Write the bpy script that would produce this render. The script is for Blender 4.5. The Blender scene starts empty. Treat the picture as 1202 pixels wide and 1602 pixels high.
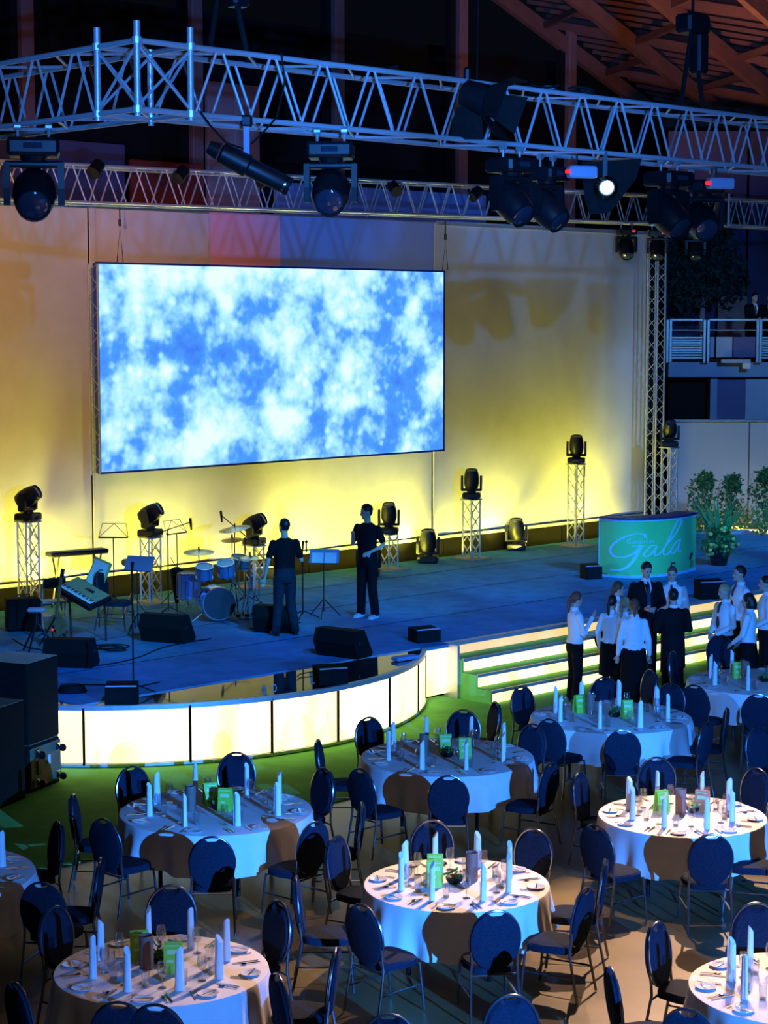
import bpy, bmesh, math, random
from mathutils import Vector, Matrix, Quaternion
random.seed(7)
PI = math.pi
C = bpy.context.scene.collection
sc = bpy.context.scene

# ------------------------------------------------------------------ camera
F, H, CX, CY = 3000.0, 5.8, 601.0, 801.0
PITCH = math.atan((CY - 500) / F)
cp, sp = math.cos(PITCH), math.sin(PITCH)
cam = bpy.data.cameras.new('camera'); camo = bpy.data.objects.new('camera', cam); C.objects.link(camo)
cam.sensor_fit = 'HORIZONTAL'; cam.sensor_width = 36; cam.lens = F / 1202 * 36
cam.clip_end = 300; cam.clip_start = 0.1
camo.location = (0, 0, H); camo.rotation_euler = (PI / 2 - PITCH, 0, 0)
sc.camera = camo
# ------------------------------------------------------------------ view, world
sc.view_settings.view_transform = 'Standard'; sc.view_settings.look = 'None'
sc.view_settings.gamma = 1; sc.view_settings.exposure = 0.0
sc.view_settings.use_curve_mapping = False
sc.cycles.use_denoising = True
sc.cycles.max_bounces = 7; sc.cycles.diffuse_bounces = 3; sc.cycles.glossy_bounces = 3
sc.cycles.transmission_bounces = 5; sc.cycles.transparent_max_bounces = 6
sc.cycles.sample_clamp_indirect = 4.0
sc.cycles.caustics_reflective = False; sc.cycles.caustics_refractive = False
w = bpy.data.worlds.new('world'); sc.world = w; w.use_nodes = True
w.node_tree.nodes['Background'].inputs[0].default_value = (0.10, 0.16, 0.30, 1)
w.node_tree.nodes['Background'].inputs[1].default_value = 0.014

# ------------------------------------------------------------------ stage frame: a runs along the stage, b away from the room
TH = math.radians(44); ct, st = math.cos(TH), math.sin(TH)
def W(a, b, z=0.0): return Vector((a * ct - b * st, a * st + b * ct, z))
def floor_at(u, v, z=0.0):
    x = (u - CX) / F; y = (CY - v) / F
    dz = -sp + y * cp; t = (z - H) / dz
    return Vector((x * t, (cp + y * sp) * t, z))
SZ = 0.82
def deck_at(u, v): return floor_at(u, v, SZ)
def to_px(p):
    z = p[2] - H; dep = p[1] * cp - z * sp; up = p[1] * sp + z * cp
    return CX + F * p[0] / dep, CY - F * up / dep
sA = Vector((ct, st, 0)); nB = Vector((-st, ct, 0))

# ------------------------------------------------------------------ lights
def aim(o, target):
    d = Vector(target) - o.location
    o.rotation_euler = d.to_track_quat('-Z', 'Y').to_euler()
def spot(loc, target, power, col, size=40, blend=0.5, radius=0.08, name='stage_spot'):
    l = bpy.data.lights.new(name, 'SPOT'); l.energy = power; l.color = col
    l.spot_size = math.radians(size); l.spot_blend = blend; l.shadow_soft_size = radius
    o = bpy.data.objects.new(name, l); C.objects.link(o); o.location = loc; aim(o, target); return o
def area(loc, target, power, col, sx, sy, name='wash_light', spread=180):
    l = bpy.data.lights.new(name, 'AREA'); l.shape = 'RECTANGLE'; l.size = sx; l.size_y = sy
    l.energy = power; l.color = col; l.spread = math.radians(spread)
    o = bpy.data.objects.new(name, l); C.objects.link(o); o.location = loc; aim(o, target); return o
BLUE = (0.03, 0.25, 1.0)
YEL = (1.0, 0.92, 0.08)
WARM = (1.0, 0.60, 0.40)
# blue lights out of view, near the camera and far to the right
for a_, t_ in ((21.0, 7.6), (26.5, 8.0), (32.0, 8.2)):
    spot((1.2, -2.5, 8.6), W(a_, 27, t_), 9500, (0.03, 0.26, 1.0), 13, 0.9, 0.07)
area((0.5, 7.0, 12.5), (1, 20, 0.7), 75, (1.0, 0.80, 0.72), 3, 3, 'fill_light')  # soft warm fill added over the tables, out of view
spot((1.2, -2.5, 8.6), (4.4, 29.3, 1.2), 27000, BLUE, 15, 0.8, 0.07)  # extra blue fill, added to brighten the group by the steps
for a_ in (11.0, 14.6, 18.4):
    spot((1.2, -2.5, 4.9), W(a_, 14.0, 8.3), 15000, BLUE, 14, 0.5, 0.07)  # added low spots, placed to light the truss and miss the curtain
for tx_, ty_, sz_ in ((-2.6, 16.6, 15), (1.4, 19.0, 17), (4.0, 26.0, 14), (2.6, 14.6, 15)):
    spot((13.0, -8.0, 6.5), (tx_, ty_, 0.5), 36000, BLUE, sz_, 0.6, 0.07)
# blue washes hung on the front truss, onto the deck
for a_, tb in ((12.0, 14.5), (14.5, 17.5), (17.5, 20.5), (20.5, 23.5), (23.0, 26.5), (26, 29.5), (29, 32.5), (32, 36)):
    spot(W(a_, 14.3, 7.4), W(tb, 22.3, SZ), 2900, (0.02, 0.20, 1.0), 28, 0.9, 0.12)
    spot(W(a_, 14.3, 7.4), W(tb, 24.6, SZ), 3600, (0.02, 0.40, 0.75), 16, 0.9, 0.12)
# blue wash on the side wall and balcony
spot(W(30, 17, 8.2), (9.2, 46, 3.0), 3600, (0.10, 0.36, 1.0), 50, 0.8, 0.15)
# warm beam from the front truss into the room
spot(W(20.6, 14.4, 7.45), (3.0, 14.6, 0.0), 9500, WARM, 44, 0.35, 0.05)
spot(W(21.6, 14.4, 7.45), (3.4, 13.6, 0.6), 7000, WARM, 16, 0.6, 0.05)
spot(W(17.05, 13.8, 7.1), (1.2, 16.5, 0.5), 1500, WARM, 50, 0.6, 0.05)
# yellow uplights along the foot of the curtain, hidden from the room by nothing but facing the cloth
for k, a_ in enumerate((17.5, 19.8, 22.1, 24.4, 26.7, 29.0, 31.3, 33.3)):
    area(W(a_, 27.62, 0.90), W(a_, 28.0, 1.75), (38, 40, 42, 48, 72, 66, 60, 56)[k], YEL, 2.2, 0.10)
for k, (a_, t_) in enumerate(((18.4, 18.9), (21.3, 21.0), (24.6, 25.2), (27.6, 27.0), (30.2, 30.6), (33.2, 33.2))):
    spot(W(a_, 27.72 if k in (3, 4) else 27.3, 0.93), W(t_, 28.0, 3.9), (360, 270, 340, 520, 420, 440)[k], YEL, 120, 1.0, 0.12)
# small orange uplights
for a_ in (18.6, 23.4, 27.9, 33.6):
    spot(W(a_, 27.6, 0.90), W(a_, 28.0, 1.7), 26, (1.0, 0.35, 0.10), 120, 1.0, 0.1)
# orange beams grazing the upper curtain on the left
spot(W(13.0, 20.0, 7.7), W(17.8, 28, 5.6), 1600, (1.0, 0.42, 0.14), 60, 0.9, 0.1)
spot(W(19.0, 21.0, 7.8), W(21.8, 28, 7.0), 260, (1.0, 0.30, 0.26), 46, 0.9, 0.1)
spot(W(24.0, 20.0, 7.7), W(30.0, 28, 5.4), 260, (1.0, 0.65, 0.25), 60, 0.9, 0.1)
# ground light at the foot of the shrubs
area((9.2, 44.35, 0.95), (9.4, 45.6, 1.35), 22, (1.0, 0.85, 0.25), 3.6, 0.1)
# dim warm fills, added to brighten the roof of the stand and the facade behind
spot(W(38.5, 28.5, 9.3), W(43, 33.5, 15.0), 800, (1.0, 0.42, 0.26), 100, 0.9, 0.2, 'fill_light')
spot(W(22, 30, 8.0), W(28, 39.5, 10.5), 150, (1.0, 0.35, 0.28), 110, 0.9, 0.2, 'fill_light')

# ------------------------------------------------------------------ materials
MATS = {}
def mat(name, col, rough=0.6, metal=0.0, var=0.12, scale=14.0, bump=0.0, spec=0.5, emit=None, estr=0.0, alpha=1.0):
    if name in MATS: return MATS[name]
    m = bpy.data.materials.new(name); m.use_nodes = True; nt = m.node_tree
    b = nt.nodes['Principled BSDF']
    b.inputs['Roughness'].default_value = rough; b.inputs['Metallic'].default_value = metal
    b.inputs['Specular IOR Level'].default_value = spec
    tc = nt.nodes.new('ShaderNodeTexCoord'); no = nt.nodes.new('ShaderNodeTexNoise')
    no.inputs['Scale'].default_value = scale; no.inputs['Detail'].default_value = 3
    nt.links.new(tc.outputs['Object'], no.inputs['Vector'])
    r = nt.nodes.new('ShaderNodeValToRGB')
    r.color_ramp.elements[0].position = 0.3; r.color_ramp.elements[1].position = 0.7
    r.color_ramp.elements[0].color = tuple(max(0, c * (1 - var)) for c in col) + (1,)
    r.color_ramp.elements[1].color = tuple(min(1, c * (1 + var)) for c in col) + (1,)
    nt.links.new(no.outputs['Fac'], r.inputs['Fac']); nt.links.new(r.outputs['Color'], b.inputs['Base Color'])
    if bump:
        bp = nt.nodes.new('ShaderNodeBump'); bp.inputs['Strength'].default_value = bump; bp.inputs['Distance'].default_value = 0.02
        nt.links.new(no.outputs['Fac'], bp.inputs['Height']); nt.links.new(bp.outputs['Normal'], b.inputs['Normal'])
    if emit:
        b.inputs['Emission Color'].default_value = tuple(emit) + (1,); b.inputs['Emission Strength'].default_value = estr
    if alpha < 1: b.inputs['Alpha'].default_value = alpha
    MATS[name] = m; return m

def mat_screen():
    m = bpy.data.materials.new('led_screen_picture'); m.use_nodes = True; nt = m.node_tree
    L = nt.links.new
    for n in list(nt.nodes): nt.nodes.remove(n)
    out = nt.nodes.new('ShaderNodeOutputMaterial'); em = nt.nodes.new('ShaderNodeEmission')
    tc = nt.nodes.new('ShaderNodeTexCoord')
    n1 = nt.nodes.new('ShaderNodeTexNoise'); n1.inputs['Scale'].default_value = 0.75; n1.inputs['Detail'].default_value = 4; n1.inputs['Roughness'].default_value = 0.62
    n1.noise_dimensions = '3D'
    L(tc.outputs['Object'], n1.inputs['Vector'])
    r = nt.nodes.new('ShaderNodeValToRGB')
    e = r.color_ramp.elements
    e[0].position = 0.28; e[0].color = (0.045, 0.16, 0.86, 1); e[1].position = 0.64; e[1].color = (0.80, 1.0, 1.0, 1)
    k = e.new(0.43); k.color = (0.075, 0.34, 0.98, 1)
    k = e.new(0.53); k.color = (0.40, 0.84, 1.0, 1)
    def dots(scale, rad, amp, prev):
        v = nt.nodes.new('ShaderNodeTexVoronoi'); v.inputs['Scale'].default_value = scale; v.feature = 'F1'
        v.inputs['Randomness'].default_value = 1
        L(tc.outputs['Object'], v.inputs['Vector'])
        mr = nt.nodes.new('ShaderNodeMapRange'); mr.interpolation_type = 'SMOOTHSTEP'
        mr.inputs['From Min'].default_value = 0.0; mr.inputs['From Max'].default_value = rad
        mr.inputs['To Min'].default_value = amp; mr.inputs['To Max'].default_value = 0
        L(v.outputs['Distance'], mr.inputs['Value'])
        ad = nt.nodes.new('ShaderNodeMath'); ad.operation = 'ADD'
        L(prev, ad.inputs[0]); L(mr.outputs['Result'], ad.inputs[1]); return ad.outputs[0]
    f = dots(1.6, 0.5, 0.13, n1.outputs['Fac']); f = dots(3.6, 0.42, 0.085, f)
    sb = nt.nodes.new('ShaderNodeMath'); sb.operation = 'SUBTRACT'; sb.inputs[1].default_value = 0.014; L(f, sb.inputs[0])
    L(sb.outputs[0], r.inputs['Fac']); L(r.outputs['Color'], em.inputs['Color'])
    em.inputs['Strength'].default_value = 1.05; L(em.outputs[0], out.inputs[0]); return m
M_screen = mat_screen()

def mat_lit(name, c0, c1, strength, scale=1.2):
    m = bpy.data.materials.new(name); m.use_nodes = True; nt = m.node_tree; b = nt.nodes['Principled BSDF']
    tc = nt.nodes.new('ShaderNodeTexCoord'); no = nt.nodes.new('ShaderNodeTexNoise'); no.inputs['Scale'].default_value = scale
    no.inputs['Detail'].default_value = 1
    mp = nt.nodes.new('ShaderNodeMapping'); mp.inputs['Scale'].default_value = (1, 1, 0.12)
    nt.links.new(tc.outputs['Object'], mp.inputs['Vector']); nt.links.new(mp.outputs['Vector'], no.inputs['Vector']); r = nt.nodes.new('ShaderNodeValToRGB')
    r.color_ramp.elements[0].position = 0.25; r.color_ramp.elements[0].color = c0 + (1,)
    r.color_ramp.elements[1].position = 0.70; r.color_ramp.elements[1].color = c1 + (1,)
    nt.links.new(no.outputs['Fac'], r.inputs['Fac']); nt.links.new(r.outputs['Color'], b.inputs['Emission Color'])
    b.inputs['Emission Strength'].default_value = strength; b.inputs['Base Color'].default_value = (0.22, 0.22, 0.18, 1)
    b.inputs['Roughness'].default_value = 0.5
    return m
M_lit = mat_lit('backlit_acrylic', (1.0, 0.64, 0.12), (1.0, 0.93, 0.50), 2.3, 1.6)
M_lit2 = mat_lit('backlit_acrylic_dim', (1.0, 0.66, 0.18), (1.0, 0.78, 0.30), 0.95)
M_alu = mat('aluminium_tube', (0.62, 0.66, 0.72), 0.35, 0.45, 0.06)
M_alu2 = mat('aluminium_matt', (0.62, 0.64, 0.66), 0.45, 0.7, 0.06)
M_chrome = mat('chrome', (0.8, 0.8, 0.82), 0.12, 1.0, 0.03)
M_black = mat('black_plastic', (0.007, 0.008, 0.011), 0.42, 0, 0.2, spec=0.3)
M_blackm = mat('black_matt', (0.008, 0.009, 0.010), 0.85, 0, 0.2, spec=0.12)
M_lens = mat('lens_glass', (0.02, 0.03, 0.05), 0.05, 0, 0.1, spec=1.0)
M_deck = mat('deck_carpet', (0.045, 0.21, 0.36), 0.92, 0, 0.18, 3.0, 0.2, 0.15)
M_green = mat('green_carpet', (0.16, 0.55, 0.12), 0.95, 0, 0.16, 2.2, 0.15, 0.1)
M_conc = mat('concrete_floor', (0.14, 0.115, 0.05), 0.36, 0, 0.35, 1.1, 0.12, 0.4)
M_mirror = mat('black_gloss_acrylic', (0.25, 0.25, 0.25), 0.04, 0.9, 0.05)
M_curtain = mat('white_gauze_cloth', (0.66, 0.66, 0.64), 0.9, 0, 0.05, 2.0)
M_pinklight = mat('pink_light_gauze', (0.98, 0.50, 0.68), 0.9, 0, 0.05, 2.0)
M_bluelight = mat('blue_light_tint', (0.32, 0.46, 0.90), 0.9, 0, 0.05, 2.0)
M_cloth = mat('white_tablecloth', (0.78, 0.76, 0.76), 0.85, 0, 0.03, 6.0)
M_nap = mat('white_napkin', (0.88, 0.9, 0.92), 0.8, 0, 0.02, 8.0)
M_fab = mat('navy_fabric', (0.012, 0.022, 0.042), 0.9, 0, 0.25, 60.0, 0.2, 0.08)
M_frame = mat('satin_steel', (0.22, 0.24, 0.28), 0.22, 0.9, 0.04)
M_skin = mat('skin', (0.60, 0.36, 0.27), 0.55, 0, 0.05)
M_shirt = mat('white_shirt', (0.80, 0.82, 0.84), 0.8, 0, 0.04)
M_suit = mat('dark_suit', (0.008, 0.008, 0.011), 0.8, 0, 0.2, spec=0.12)
M_tee = mat('black_tee', (0.007, 0.007, 0.009), 0.85, 0, 0.2, spec=0.1)
M_jean = mat('dark_denim', (0.014, 0.02, 0.032), 0.85, 0, 0.25, spec=0.15)
M_trou = mat('black_trousers', (0.006, 0.006, 0.007), 0.85, 0, 0.2, spec=0.1)
M_tie = mat('navy_tie', (0.010, 0.013, 0.05), 0.6, 0, 0.1)
M_porc = mat('white_porcelain', (0.8, 0.8, 0.82), 0.15, 0, 0.02)
M_menu = mat('lime_card', (0.30, 0.62, 0.05), 0.55, 0, 0.10, 20)
M_menuw = mat('pale_print', (0.55, 0.8, 0.35), 0.6, 0, 0.05)
M_vase = mat('brown_holder', (0.22, 0.13, 0.105), 0.6, 0, 0.08)
M_leaf = mat('green_leaf', (0.07, 0.20, 0.05), 0.6, 0, 0.35, 6)
M_leafy = mat('yellow_green_leaf', (0.28, 0.33, 0.08), 0.6, 0, 0.3, 6)
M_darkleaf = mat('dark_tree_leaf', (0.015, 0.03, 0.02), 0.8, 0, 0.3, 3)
M_flower = mat('orange_blossom', (0.75, 0.28, 0.12), 0.6, 0, 0.2)
M_flowery = mat('yellow_blossom', (0.70, 0.60, 0.12), 0.6, 0, 0.2)
M_red_led = mat('red_display', (0.3, 0, 0), 0.4, 0, 0, emit=(1, 0.02, 0.03), estr=1.2)
M_ply = mat('plywood', (0.42, 0.34, 0.22), 0.7, 0, 0.15)
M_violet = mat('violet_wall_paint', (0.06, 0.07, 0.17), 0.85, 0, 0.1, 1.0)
M_column = mat('painted_column', (0.40, 0.22, 0.20), 0.8, 0, 0.1, 2)
M_facade = mat('facade_render', (0.13, 0.13, 0.27), 0.85, 0, 0.1, 1.0)
M_facred = mat('facade_red', (0.40, 0.06, 0.04), 0.85, 0, 0.35, 0.5)
M_facpink = mat('facade_pink', (0.52, 0.33, 0.34), 0.85, 0, 0.1, 0.8)
M_facdark = mat('facade_dark', (0.008, 0.008, 0.012), 0.9, 0, 0.2, 0.8)
M_steelred = mat('roof_steel', (0.34, 0.17, 0.12), 0.7, 0, 0.15, 1.5)
M_roofdeck = mat('roof_sheet', (0.30, 0.17, 0.13), 0.8, 0, 0.25, 1.5)
M_wallblue = mat('pale_hall_wall', (0.34, 0.40, 0.46), 0.6, 0, 0.08, 0.8)
M_hull = mat('grey_blue_paint', (0.22, 0.32, 0.46), 0.7, 0, 0.08, 1)
M_panel2 = mat('pale_panel', (0.40, 0.43, 0.50), 0.6, 0, 0.05, 1)
M_steel = mat('galvanised_rail', (0.26, 0.32, 0.33), 0.4, 0.6, 0.1)
M_speak = mat('speaker_paint', (0.009, 0.010, 0.008), 0.85, 0, 0.25, 60, spec=0.08)
M_dolly = mat('dolly_board', (0.16, 0.13, 0.075), 0.7, 0, 0.2, 5)
M_top = mat('speaker_top', (0.30, 0.27, 0.16), 0.8, 0, 0.15, 4)
M_brass = mat('cymbal_bronze', (0.75, 0.66, 0.42), 0.25, 0.9, 0.05)
M_drumb = mat('blue_drum_shell', (0.22, 0.36, 0.72), 0.18, 0.5, 0.05)
M_drumhead = mat('drum_head', (0.72, 0.74, 0.72), 0.5, 0, 0.03)
M_paper = mat('paper', (0.75, 0.78, 0.72), 0.8, 0, 0.06, 25)
M_wood = mat('guitar_wood', (0.32, 0.13, 0.05), 0.4, 0, 0.2)
M_hairb = mat('brown_hair', (0.10, 0.05, 0.022), 0.6, 0, 0.3, 30)
M_hairk = mat('black_hair', (0.010, 0.008, 0.008), 0.5, 0, 0.2, 30)
M_hairl = mat('blond_hair', (0.42, 0.30, 0.14), 0.6, 0, 0.2, 30)
M_hairr = mat('auburn_hair', (0.20, 0.055, 0.03), 0.6, 0, 0.3, 30)
M_eye = mat('eye_dark', (0.01, 0.01, 0.012), 0.3)
M_lip = mat('lip', (0.33, 0.10, 0.09), 0.6)
M_shoe = mat('shoe_leather', (0.012, 0.011, 0.010), 0.4)
M_sneak = mat('trainer_white', (0.55, 0.55, 0.52), 0.7)
M_band = mat('black_skirting', (0.004, 0.0035, 0.003), 0.9, 0, 0.3, 3, spec=0.05)
M_desk = mat('desk_print', (0.16, 0.62, 0.20), 0.55, 0, 0.10, 1.5)
M_desktop = mat('desk_purple_top', (0.035, 0.02, 0.09), 0.4)
M_desktxt = mat('pale_blue_lettering', (0.45, 0.72, 0.85), 0.6, 0, 0.02)
M_sand = mat('ochre_gravel', (0.55, 0.50, 0.14), 0.9, 0, 0.3, 12)
def mat_glass():
    m = bpy.data.materials.new('clear_glass'); m.use_nodes = True; nt = m.node_tree
    for n in list(nt.nodes): nt.nodes.remove(n)
    out = nt.nodes.new('ShaderNodeOutputMaterial'); mx = nt.nodes.new('ShaderNodeMixShader')
    tr = nt.nodes.new('ShaderNodeBsdfTransparent'); gl = nt.nodes.new('ShaderNodeBsdfGlossy')
    tr.inputs[0].default_value = (0.88, 0.92, 0.94, 1); gl.inputs['Roughness'].default_value = 0.06
    fr = nt.nodes.new('ShaderNodeLayerWeight'); fr.inputs[0].default_value = 0.35
    mr = nt.nodes.new('ShaderNodeMapRange'); mr.inputs['To Min'].default_value = 0.17; mr.inputs['To Max'].default_value = 0.85
    nt.links.new(fr.outputs['Facing'], mr.inputs['Value']); nt.links.new(mr.outputs[0], mx.inputs[0])
    nt.links.new(tr.outputs[0], mx.inputs[1]); nt.links.new(gl.outputs[0], mx.inputs[2]); nt.links.new(mx.outputs[0], out.inputs[0])
    return m
M_glass = mat_glass()

# ------------------------------------------------------------------ mesh helpers
class MB:
    def __init__(s): s.v = []; s.f = []
    def add(s, vs, fs):
        o = len(s.v); s.v += [tuple(p) for p in vs]; s.f += [tuple(i + o for i in f) for f in fs]; return s
    def box(s, c, d, M=None):
        x, y, z = d[0] / 2, d[1] / 2, d[2] / 2
        vs = [Vector((i * x, j * y, k * z)) for k in (-1, 1) for j in (-1, 1) for i in (-1, 1)]
        if M is not None: vs = [M @ p for p in vs]
        vs = [p + Vector(c) for p in vs]
        return s.add(vs, [(0, 2, 3, 1), (4, 5, 7, 6), (0, 1, 5, 4), (2, 6, 7, 3), (0, 4, 6, 2), (1, 3, 7, 5)])
    def bbox(s, c, d, e=0.02, M=None):
        """box with chamfered vertical and horizontal edges"""
        x, y, z = d[0] / 2, d[1] / 2, d[2] / 2; e = min(e, x * .9, y * .9, z * .9)
        def ring(zz, i):
            return [Vector(p) for p in ((-x + i + e, -y + i, zz), (x - i - e, -y + i, zz), (x - i, -y + i + e, zz), (x - i, y - i - e, zz), (x - i - e, y - i, zz), (-x + i + e, y - i, zz), (-x + i, y - i - e, zz), (-x + i, -y + i + e, zz))]
        rs = [ring(-z, e * .6), ring(-z + e, 0), ring(z - e, 0), ring(z, e * .6)]
        vs = [p for r in rs for p in r]
        if M is not None: vs = [M @ p for p in vs]
        vs = [p + Vector(c) for p in vs]
        fs = [tuple(range(7, -1, -1)), tuple(range(24, 32))]
        for k in range(3):
            for i in range(8): fs.append((k * 8 + i, k * 8 + (i + 1) % 8, k * 8 + 8 + (i + 1) % 8, k * 8 + 8 + i))
        return s.add(vs, fs)
    def rings(s, rs, close=True, caps=True):
        n = len(rs[0]); vs = [p for r in rs for p in r]; fs = []
        for k in range(len(rs) - 1):
            for i in range(n if close else n - 1):
                fs.append((k * n + i, k * n + (i + 1) % n, (k + 1) * n + (i + 1) % n, (k + 1) * n + i))
        if caps: fs.append(tuple(range(n - 1, -1, -1))); fs.append(tuple(range((len(rs) - 1) * n, len(rs) * n)))
        return s.add(vs, fs)
    def tube(s, pts, r, n=8, caps=True):
        pts = [Vector(p) for p in pts]; rs = []
        rr = r if isinstance(r, (list, tuple)) else [r] * len(pts)
        up = None
        for i, p in enumerate(pts):
            t = (pts[min(i + 1, len(pts) - 1)] - pts[max(i - 1, 0)]).normalized()
            if up is None:
                up = Vector((0, 0, 1)) if abs(t.z) < 0.9 else Vector((1, 0, 0))
            a = t.cross(up); a = a.normalized() if a.length > 1e-5 else Vector((1, 0, 0))
            b = a.cross(t).normalized(); up = b
            rs.append([p + (a * math.cos(2 * PI * k / n) + b * math.sin(2 * PI * k / n)) * rr[i] for k in range(n)])
        return s.rings(rs, True, caps)
    def lathe(s, prof, n=20, c=(0, 0, 0), M=None, caps=False):
        rs = []
        for (r, z) in prof:
            ring = [Vector((r * math.cos(2 * PI * k / n), r * math.sin(2 * PI * k / n), z)) for k in range(n)]
            if M is not None: ring = [M @ p for p in ring]
            rs.append([p + Vector(c) for p in ring])
        return s.rings(rs, True, caps)
    def ell(s, c, r, M=None, nu=14, nv=9):
        prof = [(max(1e-4, math.sin(PI * k / nv)), -math.cos(PI * k / nv)) for k in range(nv + 1)]
        rs = []
        for (q, z) in prof:
            ring = [Vector((q * r[0] * math.cos(2 * PI * k / nu), q * r[1] * math.sin(2 * PI * k / nu), z * r[2])) for k in range(nu)]
            if M is not None: ring = [M @ p for p in ring]
            rs.append([p + Vector(c) for p in ring])
        return s.rings(rs, True, True)
    def prism(s, poly, h, axis='z', o=0.0):
        """extrude 2D polygon along axis from o to o+h"""
        def P3(p, t):
            return (p[0], p[1], t) if axis == 'z' else ((t, p[0], p[1]) if axis == 'x' else (p[0], t, p[1]))
        n = len(poly); vs = [P3(p, o) for p in poly] + [P3(p, o + h) for p in poly]
        fs = [tuple(range(n - 1, -1, -1)), tuple(range(n, 2 * n))] + [(i, (i + 1) % n, n + (i + 1) % n, n + i) for i in range(n)]
        return s.add(vs, fs)
    def mesh(s, name, m, smooth=False):
        me = bpy.data.meshes.new(name); me.from_pydata(s.v, [], s.f)
        bm = bmesh.new(); bm.from_mesh(me); bmesh.ops.recalc_face_normals(bm, faces=bm.faces); bm.to_mesh(me); bm.free()
        me.materials.append(m)
        if smooth:
            me.polygons.foreach_set('use_smooth', [True] * len(me.polygons))
            try: me.set_sharp_from_angle(angle=math.radians(40))
            except Exception: pass
        me.update(); return me
    def build(s, name, m, parent=None, smooth=False, loc=None, rotz=None):
        return link(name, s.mesh(name, m, smooth), parent, loc, rotz)
def link(name, me, parent=None, loc=None, rotz=None):
    o = bpy.data.objects.new(name, me); C.objects.link(o)
    if parent is not None: o.parent = parent
    if loc is not None: o.location = loc
    if rotz is not None: o.rotation_euler = (0, 0, rotz)
    return o
USED = set()
def tag(o, label, cat, group=None, kind=None):
    n = len(label.split())
    if n > 16 or n < 4: print('LABEL LEN', n, label)
    if label in USED and not group: print('DUP', label)
    USED.add(label)
    o['label'] = label; o['category'] = cat
    if group: o['group'] = group
    if kind: o['kind'] = kind
    return o
def thing(name, label, cat, loc=(0, 0, 0), rotz=0.0, group=None):
    o = bpy.data.objects.new(name, None); C.objects.link(o); o.empty_display_size = 0.1
    o.location = loc; o.rotation_euler = (0, 0, rotz)
    return tag(o, label, cat, group)
def struct(name, mb, m, smooth=False):
    o = mb.build(name, m, None, smooth); o['kind'] = 'structure'; return o
def dup(root, loc, rotz=None, label=None, group=None):
    r = root.copy(); C.objects.link(r); r.location = loc
    if rotz is not None: r.rotation_euler = (0, 0, rotz)
    if label:
        if len(label.split()) > 16: print('LABEL LEN', label)
        if label in USED: print('DUP', label)
        USED.add(label); r['label'] = label
    if group: r['group'] = group
    for ch in list(root.children):
        c = ch.copy(); C.objects.link(c); c.parent = r
        for g in ch.children:
            d = g.copy(); C.objects.link(d); d.parent = c
    return r
def bar(name, p, q, unit, parent, r=1.0):
    """a shared unit cylinder (height 1 along z) laid from p to q"""
    p = Vector(p); q = Vector(q); d = q - p
    o = bpy.data.objects.new(name, unit); C.objects.link(o); o.parent = parent
    o.location = p; o.rotation_mode = 'QUATERNION'; o.rotation_quaternion = d.to_track_quat('Z', 'Y')
    o.scale = (r, r, d.length); return o
def unit_cyl(name, r, m, n=8):
    mb = MB(); mb.lathe([(r, 0), (r, 1)], n, caps=True); return mb.mesh(name, m, True)
U_brace = unit_cyl('brace', 0.014, M_alu, 6)
U_bracet = unit_cyl('brace', 0.007, M_alu2, 5)
U_chord = unit_cyl('chord', 0.026, M_alu, 10)
U_chords = unit_cyl('chord', 0.019, M_alu2, 8)

# ------------------------------------------------------------------ STRUCTURE
CE = 16.75   # carpet edge
mb = MB()
def quad(mb, ps): mb.add(ps, [tuple(range(len(ps)))])
fl = MB(); fl.box(W(20, 20, -0.06), (90, 90, 0.1), Matrix.Rotation(TH, 3, 'Z')); struct('floor', fl, M_conc)
fc = MB(); fc.box(W(22, CE + 10.5, -0.004), (70, 21, 0.012), Matrix.Rotation(TH, 3, 'Z')); o = fc.build('carpet', M_green)
tag(o, 'green carpet laid in front of and around the stage', 'carpet')

# stage
stg = thing('stage', 'low stage with blue carpet deck, glowing curved front and glowing steps', 'stage', (0, 0, 0))
B_EDGE, A_L, A_STEP = 20.4, 14.2, 21.05
CA, CB, R = 17.35, 23.48, 4.46
dk = MB()
poly = [W(A_L, B_EDGE), W(48, B_EDGE), W(48, 28.35), W(A_L, 28.35)]
dk.prism([(p.x, p.y) for p in poly], 0.05, 'z', SZ - 0.05); dk.build('deck', M_deck, stg)
# seams between deck boards
for b_ in (22.4, 24.4, 26.4):
    MB().box(W(31, b_, SZ + 0.001), (33.5, 0.018, 0.004), Matrix.Rotation(TH, 3, 'Z')).build('deck_joint', M_blackm, stg)
# mirror apron between the straight deck edge and the bow
angs = [math.radians(-135.5 + k * (91.0 / 48)) for k in range(49)]
arc = [(CA + R * math.cos(t), CB + R * math.sin(t)) for t in angs]
arc = [p for p in arc if p[1] <= B_EDGE + 0.02]
ap = MB(); ap.prism([(W(a, b).x, W(a, b).y) for a, b in arc], 0.03, 'z', SZ - 0.045); ap.build('gloss_apron', M_mirror, stg)
# left side apron (bow continues to the left of the deck)
lf = []
t = math.radians(-135.5)
arc2 = [(CA + R * math.cos(math.radians(-136 - k * 3)), CB + R * math.sin(math.radians(-136 - k * 3))) for k in range(0, 14)]
pl = [(A_L, arc2[0][1])] + arc2 + [(A_L, arc2[-1][1])]
ap = MB(); ap.prism([(W(a, b).x, W(a, b).y) for a, b in pl], 0.03, 'z', SZ - 0.045); ap.build('gloss_apron', M_mirror, stg)
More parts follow.
